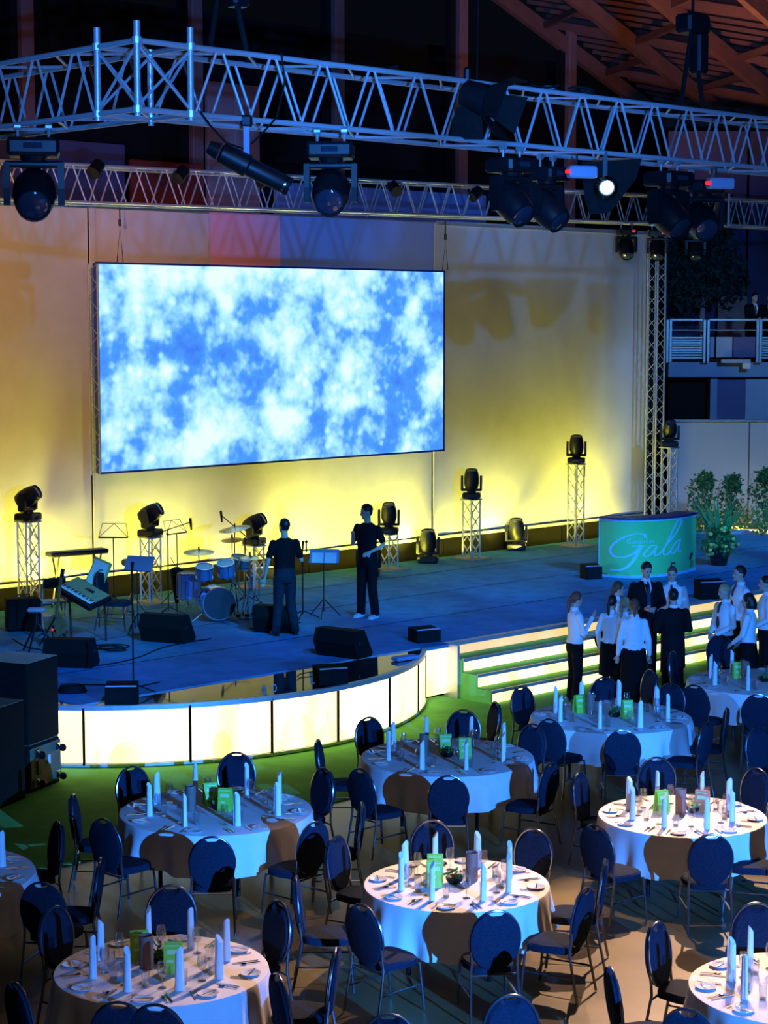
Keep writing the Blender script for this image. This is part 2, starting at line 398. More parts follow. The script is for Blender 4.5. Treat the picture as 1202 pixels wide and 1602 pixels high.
# backlit fascia panels of the bow, cut at seams measured from the seams' angles
def ang_of(u, v):
    p = floor_at(u, v); a = p.x * ct + p.y * st; b = -p.x * st + p.y * ct
    return math.atan2(b - CB, a - CA)
seams = [math.radians(-176), math.radians(-158)] + [ang_of(u, v) for u, v in ((132, 1201), (300, 1198), (425, 1183), (527, 1165), (608, 1142), (657, 1118), (683, 1097))]
for k in range(len(seams) - 1):
    t0, t1 = seams[k], seams[k + 1]; n = 10; g = 0.004
    def ringp(r, z): return [W(CA + r * math.cos(t0 + g + (t1 - t0 - 2 * g) * i / n), CB + r * math.sin(t0 + g + (t1 - t0 - 2 * g) * i / n), z) for i in range(n + 1)]
    m_ = MB(); m_.rings([ringp(R, 0.06), ringp(R, SZ - 0.07), ringp(R - .02, SZ - 0.07), ringp(R - .02, 0.06)], False, False)
    m_.build('lit_panel', M_lit, stg)
    p = W(CA + (R + .004) * math.cos(t1), CB + (R + .004) * math.sin(t1), 0)
    m_ = MB(); m_.box((p.x, p.y, SZ / 2), (0.03, 0.03, SZ - 0.06), Matrix.Rotation(TH + t1, 3, 'Z')); m_.build('panel_post', M_band, stg)
def arcrail(z0, z1, ra, rb, m, name):
    ts = [math.radians(-178 + k * 3) for k in range(int((math.degrees(seams[-1]) + 178) / 3) + 1)] + [seams[-1]]
    P_ = lambda r, z: [W(CA + r * math.cos(t), CB + r * math.sin(t), z) for t in ts]
    MB().rings([P_(rb, z0), P_(rb, z1), P_(ra, z1), P_(ra, z0), P_(rb, z0)], False, False).build(name, m, stg)
arcrail(SZ - 0.065, SZ, R - 0.05, R + 0.02, M_alu2, 'top_rail')
arcrail(0.012, 0.05, R - 0.03, R + 0.02, M_alu2, 'bottom_rail')
# short flat lit panels between bow end and the steps
e = (CA + R * math.cos(seams[-1]), CB + R * math.sin(seams[-1]))
RZ = Matrix.Rotation(TH, 3, 'Z')
def sbox(a0, a1, b0, b1, z0, z1, m, name, parent=stg):
    return MB().box(W((a0 + a1) / 2, (b0 + b1) / 2, (z0 + z1) / 2), (a1 - a0, b1 - b0, z1 - z0), RZ).build(name, m, parent)
sbox(e[0] + .02, e[0] + .17, e[1], e[1] + .03, 0.06, SZ - .05, M_lit, 'lit_panel')
sbox(e[0] + .20, A_STEP - .04, e[1] + 0.02, e[1] + .05, 0.06, SZ - .05, M_lit, 'lit_panel')
sbox(e[0] - .02, A_STEP - .02, e[1], B_EDGE, SZ - .05, SZ, M_deck, 'deck_filler')
sbox(A_STEP - .05, A_STEP, 20.12, B_EDGE, 0.0, SZ - .001, M_alu2, 'corner_post')
# steps: four lit risers, three treads
A_END = 34.0
rz = SZ / 4
fr_b = [20.38, 20.05, 19.75, 19.45]
for k in range(4):
    zt = SZ - k * rz; b0 = fr_b[k]
    if k > 0: sbox(A_STEP, A_END, b0, fr_b[k - 1] + .03, zt - .04, zt, M_green, 'tread')
    if k > 0: sbox(A_STEP, A_END, b0 - .012, b0 + .02, zt - .045, zt + .004, M_alu2, 'nosing')
    else: sbox(A_STEP, 48, b0 - .03, b0 + .10, zt - .05, zt + .006, M_alu2, 'deck_edge')
    x = A_STEP + .02; first = (1.05, 1.55, 2.4, 1.6)[k]; i = 0
    while x < A_END - .1:
        L_ = first if i == 0 else (0.14 if (k == 0 and i % 2 == 1) else 1.6)
        x1 = min(x + L_, A_END)
        sbox(x + .012, x1 - .012, b0 + .008, b0 + .03, zt - rz + .012, zt - .052, M_lit2 if k == 0 else M_lit, 'lit_riser')
        x = x1; i += 1
# stepped side cheek
cheek = [(20.39, 0), (20.39, SZ - .05), (20.38, SZ - .05 - rz + .05), (20.05, SZ - rz - .01), (20.05, SZ - 2 * rz), (19.75, SZ - 2 * rz - .0), (19.75, SZ - 3 * rz), (19.45, SZ - 3 * rz), (19.45, 0)]
ck = MB(); vs = [W(A_STEP - .01, b, z) for b, z in cheek] + [W(A_STEP + .015, b, z) for b, z in cheek]; n = len(cheek)
ck.add(vs, [tuple(range(n)), tuple(range(2 * n - 1, n - 1, -1))] + [(i, (i + 1) % n, n + (i + 1) % n, n + i) for i in range(n)])
ck.build('side_cheek', M_green, stg)
# stage front right of the steps
sbox(A_END, 48, B_EDGE, B_EDGE + .03, 0, SZ - .05, M_band, 'front_board')
# edge filler below deck behind lights (dark)
sbox(A_L, 48, B_EDGE + .06, B_EDGE + .08, 0, SZ - .06, M_band, 'inner_board')

# black boards at the back of the deck and the white rail
a_ = 13.6
bb = thing('back_skirting', 'row of black boards along the foot of the backdrop', 'skirting', (0, 0, 0))
while a_ < 36.5:
    a1 = min(a_ + 1.9, 36.5); sbox(a_ + .008, a1 - .008, 28.02, 28.08, SZ, 1.24, M_band, 'board', bb); a_ = a1

# backdrop: cloth panels on a frame
bd = thing('backdrop', 'tall white gauze backdrop stretched behind the stage, lit yellow from below', 'backdrop', (0, 0, 0))
def clothpanel(a0, a1, z0, z1, b, m, amp=0.007, name='cloth_panel', parent=bd, nz=4):
    n = max(6, int((a1 - a0) * 9)); fr = []
    ph = random.random() * 9
    rows = []
    for z in [z0 + (z1 - z0) * k / nz for k in range(nz + 1)]:
        rows.append([W(a0 + (a1 - a0) * i / n, b + amp * (math.sin((a0 + (a1 - a0) * i / n) * 3.1 + ph) + .5 * math.sin((a1 - a0) * i / n * 7.7 + ph)), z) for i in range(n + 1)])
    m_ = MB(); m_.rings(rows, False, False)
    o = m_.build(name, m, parent, True); md = o.modifiers.new('thick', 'SOLIDIFY'); md.thickness = 0.006; md.use_rim = False; return o
ZT = 7.78
clothpanel(13.4, 19.82, 1.30, ZT, 28.0, M_curtain)
clothpanel(19.94, 28.42, 1.30, ZT, 28.0, M_curtain)
clothpanel(28.54, 35.62, 3.45, ZT + .05, 28.0, M_curtain)
clothpanel(28.54, 35.62, 1.30, 3.46, 28.016, M_curtain)
clothpanel(22.5, 24.22, 6.55, ZT, 27.95, M_pinklight, 0.004, 'pink_light_strip')  # pink light on the curtain top, put into a tinted strip
clothpanel(24.24, 28.40, 6.55, ZT, 27.955, M_bluelight, 0.004, 'blue_light_strip')  # blue light beside it, likewise put into the strip's colour
for a_ in (19.88, 28.48):
    sbox(a_ - .055, a_ + .055, 27.93, 27.97, 1.24, ZT, M_curtain, 'upright', bd)
sbox(13.4, 35.65, 27.96, 28.0, 1.22, 1.28, M_alu2, 'bottom_rail', bd)
sbox(13.4, 35.65, 27.96, 28.0, ZT - .04, ZT + .02, M_alu2, 'top_rail', bd)
sbox(35.62, 35.72, 27.95, 28.05, SZ, ZT, M_blackm, 'edge_post', bd)

# LED screen
sn = thing('led_screen', 'large wide LED screen showing a pale blue cloudy light pattern', 'screen', W(19.68, 27.55, 3.12), TH)
SW, SH = 8.62, 3.66
MB().box((SW / 2, 0, SH / 2), (SW - .03, .02, SH - .03)).build('display', M_screen, sn)
M_bez = mat('screen_edge_blue', (0.02, 0.05, 0.35), 0.4)
fm = MB(); fm.box((SW / 2, .06, SH / 2), (SW, .1, SH)); fm.build('housing', M_bez, sn)
for z in (0.0, SH): MB().box((SW / 2, 0.0, z), (SW + .04, .05, .035)).build('trim', M_bez, sn)
for x in (0.0, SW): MB().box((x, 0.0, SH / 2), (.035, .05, SH)).build('trim', M_bez, sn)
# hanging ladder truss on the left of the screen
lt = thing('ladder_truss', 'thin vertical ladder truss hanging beside the left edge of the screen', 'truss', W(19.56, 27.5, 3.1), TH)
for x in (-.09, .09): bar('chord', (x, 0, 0), (x, 0, 3.66), U_chords, lt, .8)
zz = 0.0; s_ = 1
while zz < 3.6:
    bar('brace', (-.09 * s_, 0, zz), (.09 * s_, 0, min(3.66, zz + .22)), U_bracet, lt, 1.0); zz += .22; s_ *= -1
# slings that hold the screen
for i, a_ in enumerate((20.15, 28.3)):
    h = thing('hanging_sling', ['steel sling with shackle holding the left end of the screen', 'steel sling with shackle holding the right end of the screen'][i], 'sling', W(a_, 27.5, 6.8))
    MB().tube([(-.06, 0, 0), (0, 0, .62), (0.05, 0, 0)], .008, 5).build('cable', M_blackm, h)
    MB().tube([(0, 0, .62), (0, 0, 1.0)], .012, 5).build('rod', M_black, h)
    MB().bbox((0, 0, .68), (.05, .03, .12), .01).build('shackle', M_black, h)

# ------------------------------------------------------------------ TRUSSES
ZB, ZH = 7.66, 0.60   # bottom chord height, section
def truss(t, o0, du, dv, L_, w_, h_, bay, uc=U_chord, ub=U_brace, faces=('f', 'b', 't', 'u'), cr=1.0):
    """o0 local start, du unit along, dv unit across"""
    up = Vector((0, 0, 1)); o0 = Vector(o0); du = Vector(du); dv = Vector(dv)
    q = lambda x, y, z: o0 + du * x + dv * y + up * z
    for y in (0, w_):
        for z in (0, h_): bar('chord', q(0, y, z), q(L_, y, z), uc, t, cr)
    n = int(round(L_ / bay)); bay = L_ / n
    for k in range(n):
        x0, xm, x1 = k * bay, (k + .5) * bay, (k + 1) * bay; g = .03
        if 'f' in faces:
            bar('brace', q(x0 + g, 0, 0), q(xm - g, 0, h_), ub, t); bar('brace', q(xm + g, 0, h_), q(x1 - g, 0, 0), ub, t)
        if 'b' in faces:
            bar('brace', q(x0 + g, w_, 0), q(xm - g, w_, h_), ub, t); bar('brace', q(xm + g, w_, h_), q(x1 - g, w_, 0), ub, t)
        if 't' in faces: bar('brace', q(x0, 0 if k % 2 else w_, h_), q(x1, w_ if k % 2 else 0, h_), ub, t)
        if 'u' in faces: bar('brace', q(x0, 0 if k % 2 else w_, 0), q(x1, w_ if k % 2 else 0, 0), ub, t)
a0, b0 = 10.44, 13.96
ft = thing('lighting_truss', 'silver box truss running right from the corner block above the tables', 'truss', W(a0 + .62, b0, ZB), TH)
truss(ft, (0, 0, 0), (1, 0, 0), (0, 1, 0), 14.15, .60, ZH, .643)
ltr = thing('lighting_truss', 'silver box truss running left and back from the corner block', 'truss', W(a0, b0 + .62, ZB), TH)
truss(ltr, (0, 0, 0), (0, 1, 0), (1, 0, 0), 12.4, .60, ZH, .653)
cb = thing('truss_corner', 'corner block joining two box trusses, with tall tube ends', 'truss corner', W(a0, b0, ZB), TH)
U_post = unit_cyl('post', 0.030, M_alu, 12)
for x in (0, .6):
    for y in (0, .6):
        bar('corner_post', (x, y, -.06), (x, y, ZH + (.17 if (x, y) != (.6, .6) else .02)), U_post, cb)
        for z in (0, ZH): MB().lathe([(.045, -.03), (.045, .03)], 10, (x, y, z), caps=True).build('collar', M_alu, cb)
for z in (0, ZH):
    for p, q in (((0, 0), (.6, 0)), ((0, 0), (0, .6)), ((.6, 0), (.6, .6)), ((0, .6), (.6, .6))): bar('chord', (*p, z), (*q, z), U_chord, cb)
    bar('brace', (0, 0, z), (.6, .6, z), U_brace, cb)
for p, q in (((0, 0), (.6, 0)), ((0, 0), (0, .6)), ((.6, 0), (.6, .6)), ((0, .6), (.6, .6))):
    bar('brace', (*p, 0.03), (*q, ZH - .03), U_brace, cb); bar('brace', (*p, ZH - .03), (*q, .03), U_brace, cb)
rt = thing('lighting_truss', 'long rear box truss above the top edge of the backdrop', 'truss', W(13.2, 26.9, 7.69), TH)
truss(rt, (0, 0, 0), (math.cos(.012), 0, math.sin(.012)), (0, 1, 0), 23.4, .6, .62, .65)
rt2 = thing('lighting_truss', 'short rear box truss to the right of the stage tower', 'truss', W(37.2, 26.9, 8.0), TH)
truss(rt2, (0, 0, 0), (1, 0, 0), (0, 1, 0), 5.2, .6, .62, .65)
MB().tube([(-.05, 0, -.05), (-.05, 0, .72)], .03, 8).build('corner_post', M_alu, rt2)
# tall tower right of the backdrop
tw = thing('truss_tower', 'tall slender truss tower standing at the right edge of the backdrop', 'truss tower', W(34.78, 27.1, SZ), TH)
for x in (0, .28):
    for y in (0, .28): bar('chord', (x, y, .02), (x, y, 7.0), U_chords, tw, 1.15)
zz = .05; k = 0
while zz < 6.9:
    z1 = zz + .25
    for p, q in (((0, 0), (.28, 0)), ((.28, 0), (.28, .28)), ((0, .28), (.28, .28)), ((0, 0), (0, .28))):
        if k % 2: p, q = q, p
        bar('brace', (*p, zz), (*q, min(z1, 6.95)), U_bracet, tw, 1.1)
    zz = z1; k += 1
MB().box((.14, .14, .012), (.6, .6, .02)).build('base_plate', M_alu2, tw)

# chain hoists
def hoist(loc, label, flip=1):
    h = thing('chain_hoist', label, 'hoist', loc, TH)
    MB().bbox((0, 0, 1.05), (.42, .24, .22), .03).build('motor', M_black, h)
    MB().bbox((.13, 0, .72), (.20, .18, .48), .03).build('chain_bag', M_black, h)
    MB().tube([(0, 0, 1.15), (0, 0, 6.5)], .018, 6).build('chain', M_blackm, h)
    MB().tube([(-.02, 0, .95), (-.12, 0, .5), (-.22, 0, 0.0)], .03, 6).build('strap', M_blackm, h)
    MB().tube([(.02, 0, .95), (.14, 0, .45), (.26, 0, 0.0)], .03, 6).build('strap', M_blackm, h)
hoist(W(18.9, 14.26, ZB + ZH), 'black chain hoist and chain bag above the right end of the front truss')
hoist(W(11.75, 14.30, ZB + ZH), 'black chain hoist with slings above the truss near the corner block')
for a_, b_ in ((15.4, 14.5),):
    t_ = thing('cable_bundle', 'thin black cable dropping from above onto the front truss', 'cable', W(a_, b_, ZB + ZH))
    MB().tube([(0, 0, 0), (.02, 0, 2), (0, 0, 4)], .01, 5).build('cable', M_blackm, t_)
t_ = thing('cable', 'loose black cable looping down from the truss near the corner', 'cable', W(11.1, 13.9, ZB + .02), TH)
MB().tube([(.0, 0, 0), (.12, 0, -.12), (.3, 0, -.26), (.5, 0, -.3)], .01, 5).build('cord', M_blackm, t_)
MB().tube([(.98, 0, .62), (1.02, 0, .35), (.92, 0, .02), (.72, 0, -.16), (.6, 0, -.25)], .01, 5).build('cord', M_blackm, t_)

# ------------------------------------------------------------------ LAMPS
def frustum(mb, c0, c1, r0, r1, n=16): mb.tube([c0, c1], [r0, r1], n)
def build_head(t, s=1.0, tilt=60, hang=False, lamp=True):
    """moving head with base at z=0, standing up; tilt = angle of the barrel from vertical about the yoke (x) axis"""
    g = -1 if hang else 1
    def V(x, y, z): return (x * s, y * s, z * s * g)
    b = MB(); b.bbox(V(0, 0, .075), (.44 * s, .40 * s, .15 * s), .03 * s); base = b.build('base', M_black, t)
    MB().box(V(0, -.201, .07), (.16 * s, .006, .05 * s)).build('control_panel', M_lens, base)
    y_ = MB(); y_.lathe([(.12 * s, .15 * s * g), (.10 * s, .19 * s * g)], 14, caps=True)
    y_.bbox(V(0, 0, .215), (.50 * s, .13 * s, .06 * s), .02 * s)
    for sx in (-1, 1):
        prof = [(-.075, .20), (.075, .20), (.085, .42), (.05, .56), (-.05, .56), (-.085, .42)]
        y_.prism([(p[0] * s, p[1] * s * g) for p in prof], .055 * s, 'x', (sx * .228 - .0275) * s)
    y_.build('yoke', M_black, t)
    cz = .46; a = math.radians(tilt); d = Vector((0, -math.sin(a), math.cos(a) * g)); c0 = Vector(V(0, 0, cz))
    h = MB(); R_ = s
    h.tube([c0 - d * .24 * R_, c0 - d * .21 * R_, c0 - d * .10 * R_, c0 + d * .05 * R_, c0 + d * .17 * R_, c0 + d * .23 * R_], [.09 * s, .15 * s, .182 * s, .182 * s, .165 * s, .145 * s], 18)
    hd = h.build('lamp_head', M_black, t, True)
    MB().tube([c0 + d * .231 * R_, c0 + d * .245 * R_], [.125 * s, .10 * s], 18).build('lens', M_lens, hd, True)
    f_ = MB(); f_.tube([c0 + d * .225 * R_, c0 + d * .25 * R_], [.148 * s, .146 * s], 18, False); f_.build('lens_ring', M_black, hd)
    if hang:
        for sx in (-1, 1):
            k = MB(); k.tube([(sx * .13 * s, 0, 0), (sx * .13 * s, 0, .10)], .014, 6); k.lathe([(.035, -.03), (.035, .03)], 10, (sx * .13 * s, 0, .115), Matrix.Rotation(PI / 2, 3, 'Y'), True)
            k.build('clamp', M_alu2, t)
    return t
HEADS = [ # hanging under front/left truss: a, b, scale, yaw, tilt, label
    (a0 + .02, 15.64, 1.12, 0.15, 62, 'big black moving head light hanging under the left truss'),
    (12.78, b0 + .02, 1.02, -0.05, 62, 'black moving head light with cross reflection hanging left of centre'),
    (15.39, b0 + .02, 1.0, 0.75, 50, 'black moving head light, leftmost of the pair left of the lit lamp'),
    (16.60, b0 + .58, 1.0, 0.9, 50, 'black moving head light directly left of the lit lamp'),
    (18.12, b0 + .02, 1.08, 0.7, 50, 'black moving head light directly right of the lit lamp'),
    (19.50, b0 + .58, 1.08, 0.2, 62, 'black moving head light, rightmost under the front truss'),
]
for a_, b_, s_, yw, tl, lb in HEADS:
    t = thing('moving_head_light', lb, 'stage light', W(a_, b_, ZB - .15), TH * 0 + yw, 'moving head lights under the truss')
    build_head(t, s_, tl, True)
for a_, lb in ((16.42, 'small control box with red display beside the lit lamp'), (18.98, 'small control box with red display at the right end')):
    t = thing('lamp_control_box', lb, 'control box', W(a_, b0 - .02, ZB - .24), TH * .3)
    MB().bbox((0.06, 0, 0), (.32, .16, .13), .02).build('case', M_hull, t)
    MB().box((-.125, -.06, .0), (.04, .06, .04)).build('display', M_red_led, t)
    MB().tube([(0, 0, .06), (0, 0, .2)], .012, 6).build('bracket', M_black, t)
for i, (a_, yw) in enumerate(((33.45, 0.1), (34.55, -.1), (35.95, .0))):
    t = thing('moving_head_light', ('small moving head light under the rear truss, ' + ('left of the stage tower', 'just above the stage tower', 'right of the stage tower')[i]), 'stage light', W(a_, 26.95, 7.79), yw, 'small moving heads under the rear truss')
    build_head(t, .92, 35, True)
    MB().box((.12, -.19, -.06), (.06, .03, .05)).build('display', M_red_led, t)

# profile spotlight
t = thing('profile_spotlight', 'long black profile spotlight hanging under the truss, tilted down to the right', 'spotlight', W(11.68, b0 - .02, ZB - .02))
d = Vector((.86, .1, -.42)).normalized(); c = Vector((.02, 0, -.42))
MB().bbox((0, 0, .0), (.11, .09, .11), .02).build('clamp', M_black, t)
MB().box((0, -.02, -.22), (.055, .03, .42)).build('bracket', M_hull, t)
m_ = MB(); m_.tube([c - d * .30, c - d * .28, c - d * .02, c + d * .0, c + d * .40, c + d * .42], [.07, .10, .11, .088, .088, .098], 16); m_.build('barrel', M_black, t, True)
m_ = MB(); m_.tube([c - d * .42, c - d * .31], [.06, .085], 12); m_.build('lamp_cap', M_black, t, True)
MB().tube([c + d * .42, c + d * .425], [.085, .085], 16).build('lens', M_lens, t, True)
MB().tube([c + d * .36, c + d * .375], [.093, .093], 16).build('shutter_ring', M_chrome, t, True)

# fresnel with barn doors in front of the truss
t = thing('barn_door_lamp', 'large black lamp with open barn doors mounted across the front truss', 'spotlight', W(14.73, b0 - .12, ZB + .42))
d = Vector((.55, -.25, -.2)).normalized(); c = Vector((0, 0, 0))
MB().bbox((-.12, .06, .24), (.07, .07, .16), .02).build('clamp', M_black, t)
m_ = MB(); m_.tube([c - d * .18, c - d * .16, c + d * .12], [.12, .15, .17], 16); m_.build('housing', M_black, t, True)
for k, (ex, tilt_) in enumerate((((0, 0, 1), .8), ((0, 0, -1), .75), ((0, 1, 0), .6), ((0, -1, 0), .6))):
    e_ = Vector(ex); e_ = (e_ - d * e_.dot(d)).normalized(); w_ = d.cross(e_).normalized()
    o_ = c + d * .13 + e_ * .15; tip = o_ + (d * .26 + e_ * .16)
    q = [o_ - w_ * .12, o_ + w_ * .12, tip + w_ * .20, tip - w_ * .20]; nn = (q[1] - q[0]).cross(q[3] - q[0]).normalized() * .006
    m_ = MB(); m_.add(q + [p + nn for p in q], [(0, 1, 2, 3), (7, 6, 5, 4), (0, 4, 5, 1), (1, 5, 6, 2), (2, 6, 7, 3), (3, 7, 4, 0)]); m_.build('barn_door', M_blackm, t)
m_ = MB(); m_.add([Vector(p) for p in ((-.24, -.02, -.10), (.02, -.02, -.06), (.05, -.02, -.42), (-.30, -.02, -.42), (-.24, .0, -.10), (.02, .0, -.06), (.05, 0, -.42), (-.30, 0, -.42))], [(0, 1, 2, 3), (7, 6, 5, 4), (0, 4, 5, 1), (1, 5, 6, 2), (2, 6, 7, 3), (3, 7, 4, 0)]); m_.build('barn_door', M_blackm, t)

# the lit lamp
t = thing('lit_blinder_lamp', 'lit lamp glowing warm white in front of a large black shade', 'spotlight', W(16.85, b0 - .08, ZB - .40))
M_bulb = mat('lit_bulb', (1, .9, .8), .4, 0, 0, emit=(1.0, .82, .60), estr=14)
M_reflector = mat('reflector', (0.55, 0.42, 0.28), 0.15, 1.0)
m_ = MB(); m_.lathe([(.10, .0), (.12, .03), (.13, .12), (.09, .16)], 18, (0, 0, 0), Matrix.Rotation(PI / 2, 3, 'X'), True); m_.build('lamp_housing', M_reflector, t, True, (0, .05, 0))
m_ = MB(); m_.ell((0, -.13, 0), (.072, .03, .072)); m_.build('bulb', M_bulb, t, True)
m_ = MB()
sh = [(-.26, .30), (.42, .34), (.36, .12), (.12, -.20), (.06, -.26), (-.16, -.28), (-.22, -.10)]
m_.prism(sh, .02, 'y', .14); m_.build('shade', M_blackm, t)
MB().box((0, .1, .25), (.05, .05, .32)).build('bracket', M_black, t)

# lamps sitting on the rear truss
for i, u in enumerate((19.2, 21.0, 22.9, 26.2, 28.5, 30.0)):
    t = thing('par_can', 'small dark floodlight on the rear truss, %s' % ('above the left seam of the backdrop', 'above the left half of the screen', 'left of the screen centre', 'right of the screen centre', 'above the right end of the screen', 'above the bright floor lamps')[i], 'stage light', W(u, 26.85, 8.33), random.uniform(-.5, .5), 'floodlights on the rear truss')
    m_ = MB(); dd = Vector((random.uniform(-.6, .6), -.6, -.5)).normalized(); m_.tube([-dd * .14, -dd * .12, dd * .14], [.06, .11, .12], 12); m_.build('can', M_black, t, True)
    MB().tube([(-.13, 0, 0), (-.13, 0, .1), (.13, 0, .1), (.13, 0, 0)], .012, 5).build('bracket', M_black, t)
for i, (a_, b_) in enumerate(((13.05, b0 + .6), (13.95, b0 + .5), (16.35, b0 + .4), (16.85, b0 + .3))):
    t = thing('cable_coil', 'loose cables and clamps on the front truss, %s' % ('above the screen middle', 'left of the barn door lamp', 'right of the barn door lamp', 'above the lit lamp')[i], 'cables', W(a_, b_, ZB + ZH + .06))
    m_ = MB()
    for k in range(3):
        ph = random.random() * 6; m_.tube([(.16 * math.cos(ph + q * .6), .07 * math.sin(ph + q * .6), .03 * k + .02 * math.sin(q)) for q in range(9)], .014, 5)
    m_.build('cable_loop', M_blackm, t); MB().bbox((.05, 0, .02), (.14, .1, .09), .02).build('clamp', M_hull if i == 2 else M_black, t)

# ------------------------------------------------------------------ truss stands with moving heads on the deck
def stand(a_, b_, h_, label, headlabel, yaw, tilt, s_=0.86, mir=0):
    t = thing('truss_stand', label, 'truss stand', W(a_, b_, SZ), TH, 'truss stands on the stage')
    w_ = .25
    MB().box((0, 0, .01), (.62, .62, .02)).build('base_plate', M_ply, t)
    for x in (-w_ / 2, w_ / 2):
        for y in (-w_ / 2, w_ / 2): bar('chord', (x, y, .02), (x, y, h_ - .02), U_chords, t)
    n = max(2, int(round(h_ / .30))); st_ = (h_ - .08) / n
    for k in range(n):
        z0 = .04 + k * st_; z1 = z0 + st_
        for p, q in (((-1, -1), (1, -1)), ((-1, -1), (-1, 1)), ((1, -1), (1, 1))):
            p = (p[0] * w_ / 2, p[1] * w_ / 2); q = (q[0] * w_ / 2, q[1] * w_ / 2)
            if k % 2: p, q = q, p
            bar('brace', (*p, z0), (*q, z1), U_bracet, t, 1.6); bar('brace', (*q, z0), (*p, z1), U_bracet, t, 1.6)
    MB().box((0, 0, h_ - .012), (.34, .34, .024)).build('top_plate', M_alu2, t)
    hd = thing('moving_head_light', headlabel, 'stage light', W(a_, b_, SZ + h_ + .001), yaw, 'moving head lights on the stands')
    build_head(hd, s_, tilt)
WORDS = ('at the left end of the stage', 'behind the drum kit on the left', 'right of the drum kit', 'behind the man facing the tables', 'in the middle of the bare deck', 'left of the printed desk', 'behind the printed desk')
ST = [(17.95, 27.2, 1.62, 1.25, 62), (20.35, 27.0, 1.18, 1.2, 62), (22.95, 27.25, .80, 1.2, 62), (26.55, 27.35, .72, -.1, 20), (29.0, 27.4, 1.26, -.1, 15), (32.3, 27.35, 1.83, -.15, 15), (34.65, 26.6, 2.12, -.1, 40)]
for i, (a_, b_, h_, yw, tl) in enumerate(ST):
    stand(a_, b_, h_, 'silver truss stand ' + WORDS[i], 'black moving head light on the stand ' + WORDS[i], yw, tl)
for (u, v, lb) in ((577, 902, 'behind the tall standing man'), (670, 880, 'on the deck between two truss stands'), (808, 860, 'on the deck left of the tallest bare stand')):
    p = deck_at(u, v); t = thing('moving_head_light', 'black moving head light standing ' + lb, 'stage light', p, -.1, 'moving heads on the deck')
    build_head(t, .95, 12)

# ------------------------------------------------------------------ BUILDINGS BEHIND
fw = MB(); fw.box(W(38, 41.3, 5.0), (60, .3, 18), RZ)
struct('wall_back', fw, M_facdark)
for a_ in (21.55, 26.55, 31.75, 36.78, 41.76, 46.7):
    t = thing('column', 'pinkish-brown column behind the stage, %s' % {21.55: 'out at the far left', 26.55: 'above the left arm of the truss', 31.75: 'behind the hoist near the truss corner', 36.78: 'above the middle of the screen', 41.76: 'behind the barn door lamp', 46.7: 'below the edge of the roof'}[a_], 'column', W(a_, 40, 0), TH, 'columns of the hall behind')
    MB().bbox((0, 0, 8.6), (.36, .36, 17.2), .03).build('shaft', M_column, t)
    MB().box((-.30, .1, 8.6), (.22, .2, 17.2)).build('side_flange', M_facdark, t)
def facade(a0_, a1_, b_, z0, z1, m, label, cat='wall panel', name='facade_panel', nsub=3):
    t = thing(name, label, cat, W(a0_, b_, z0), TH)
    L_ = a1_ - a0_; w_ = L_ / nsub
    for k in range(nsub): MB().bbox((w_ * (k + .5), 0, (z1 - z0) / 2), (w_ - .02, .15, z1 - z0), .02).build('panel', m, t)
facade(31.25, 33.0, 38.9, 5, 11.85, M_facpink, 'pinkish wall panel seen through the truss above the screen', nsub=2)
facade(28.9, 31.2, 39.0, 5, 9.75, M_facred, 'dark red wall panel behind the left end of the screen', nsub=1)
facade(20.0, 28.8, 39.1, 5, 10.1, M_facade, 'grey-violet wall panels behind the corner of the truss', nsub=4)
facade(33.8, 42.0, 39.2, 5, 9.45, M_bluelight, 'blue-lit wall panels behind the rear truss, right of the screen', nsub=5)  # the blue light is in the panel colour

# right-hand side: low blue wall, balcony, opening, dark tree
def rbox(u0, u1, v0, v1, Y, m, name, parent, d=.12, e=.01):
    """box whose front face is on the plane y=Y, spanned by two view rays' heights and offsets"""
    def at(u, v):
        x = (u - CX) / F; y = (CY - v) / F; s_ = Y / (cp + y * sp); return x * s_, H + (-sp + y * cp) * s_
    x0, z1 = at(u0, v0); x1, z0 = at(u1, v1)
    return MB().bbox(((x0 + x1) / 2, Y + d / 2, (z0 + z1) / 2), (x1 - x0, d, z1 - z0), e).build(name, m, parent)
sw = thing('side_wall', 'pale blue-lit wall of wide panels right of the stage tower', 'wall', (0, 0, 0))
for u0, u1 in ((1046, 1169), (1174, 1300), (1305, 1430)): rbox(u0, u1, 660, 846, 46.2, M_wallblue, 'wall_panel', sw)
rbox(1046, 1430, 656, 660, 46.15, M_steel, 'top_rail', sw, .2)
for u in (1169, 1300): rbox(u, u + 5, 660, 846, 46.3, M_hull, 'joint_post', sw)
sf = thing('sand_strip', 'narrow ochre gravel bed at the foot of the blue wall', 'gravel bed', (0, 0, 0))
MB().bbox((12.0, 45.3, SZ + .03), (10.5, 1.5, .12), .02).build('gravel', M_sand, sf)
MB().box((11.9, 44.5, SZ + .02), (10.6, .06, .16)).build('kerb', M_panel2, sf)
bl = thing('balcony', 'balcony with steel railing above the blue wall', 'balcony', (0, 0, 0))
rbox(1046, 1430, 567, 590, 47.6, M_hull, 'slab_edge', bl, 4)
rbox(1046, 1120, 590, 660, 48.2, M_blackm, 'dark_opening', bl)
rbox(1112, 1122, 590, 660, 47.8, M_hull, 'pier', bl, .5)
rbox(1122, 1166, 592, 657, 47.9, M_facade, 'wall_panel', bl)
rbox(1167, 1240, 592, 657, 47.85, M_panel2, 'wall_panel', bl)
rbox(1240, 1430, 592, 657, 47.85, M_facade, 'wall_panel', bl)
rbox(1048, 1101, 498.5, 502, 47.4, M_steel, 'top_rail', bl, .06); rbox(1110, 1430, 498.5, 502, 47.4, M_steel, 'top_rail', bl, .06)
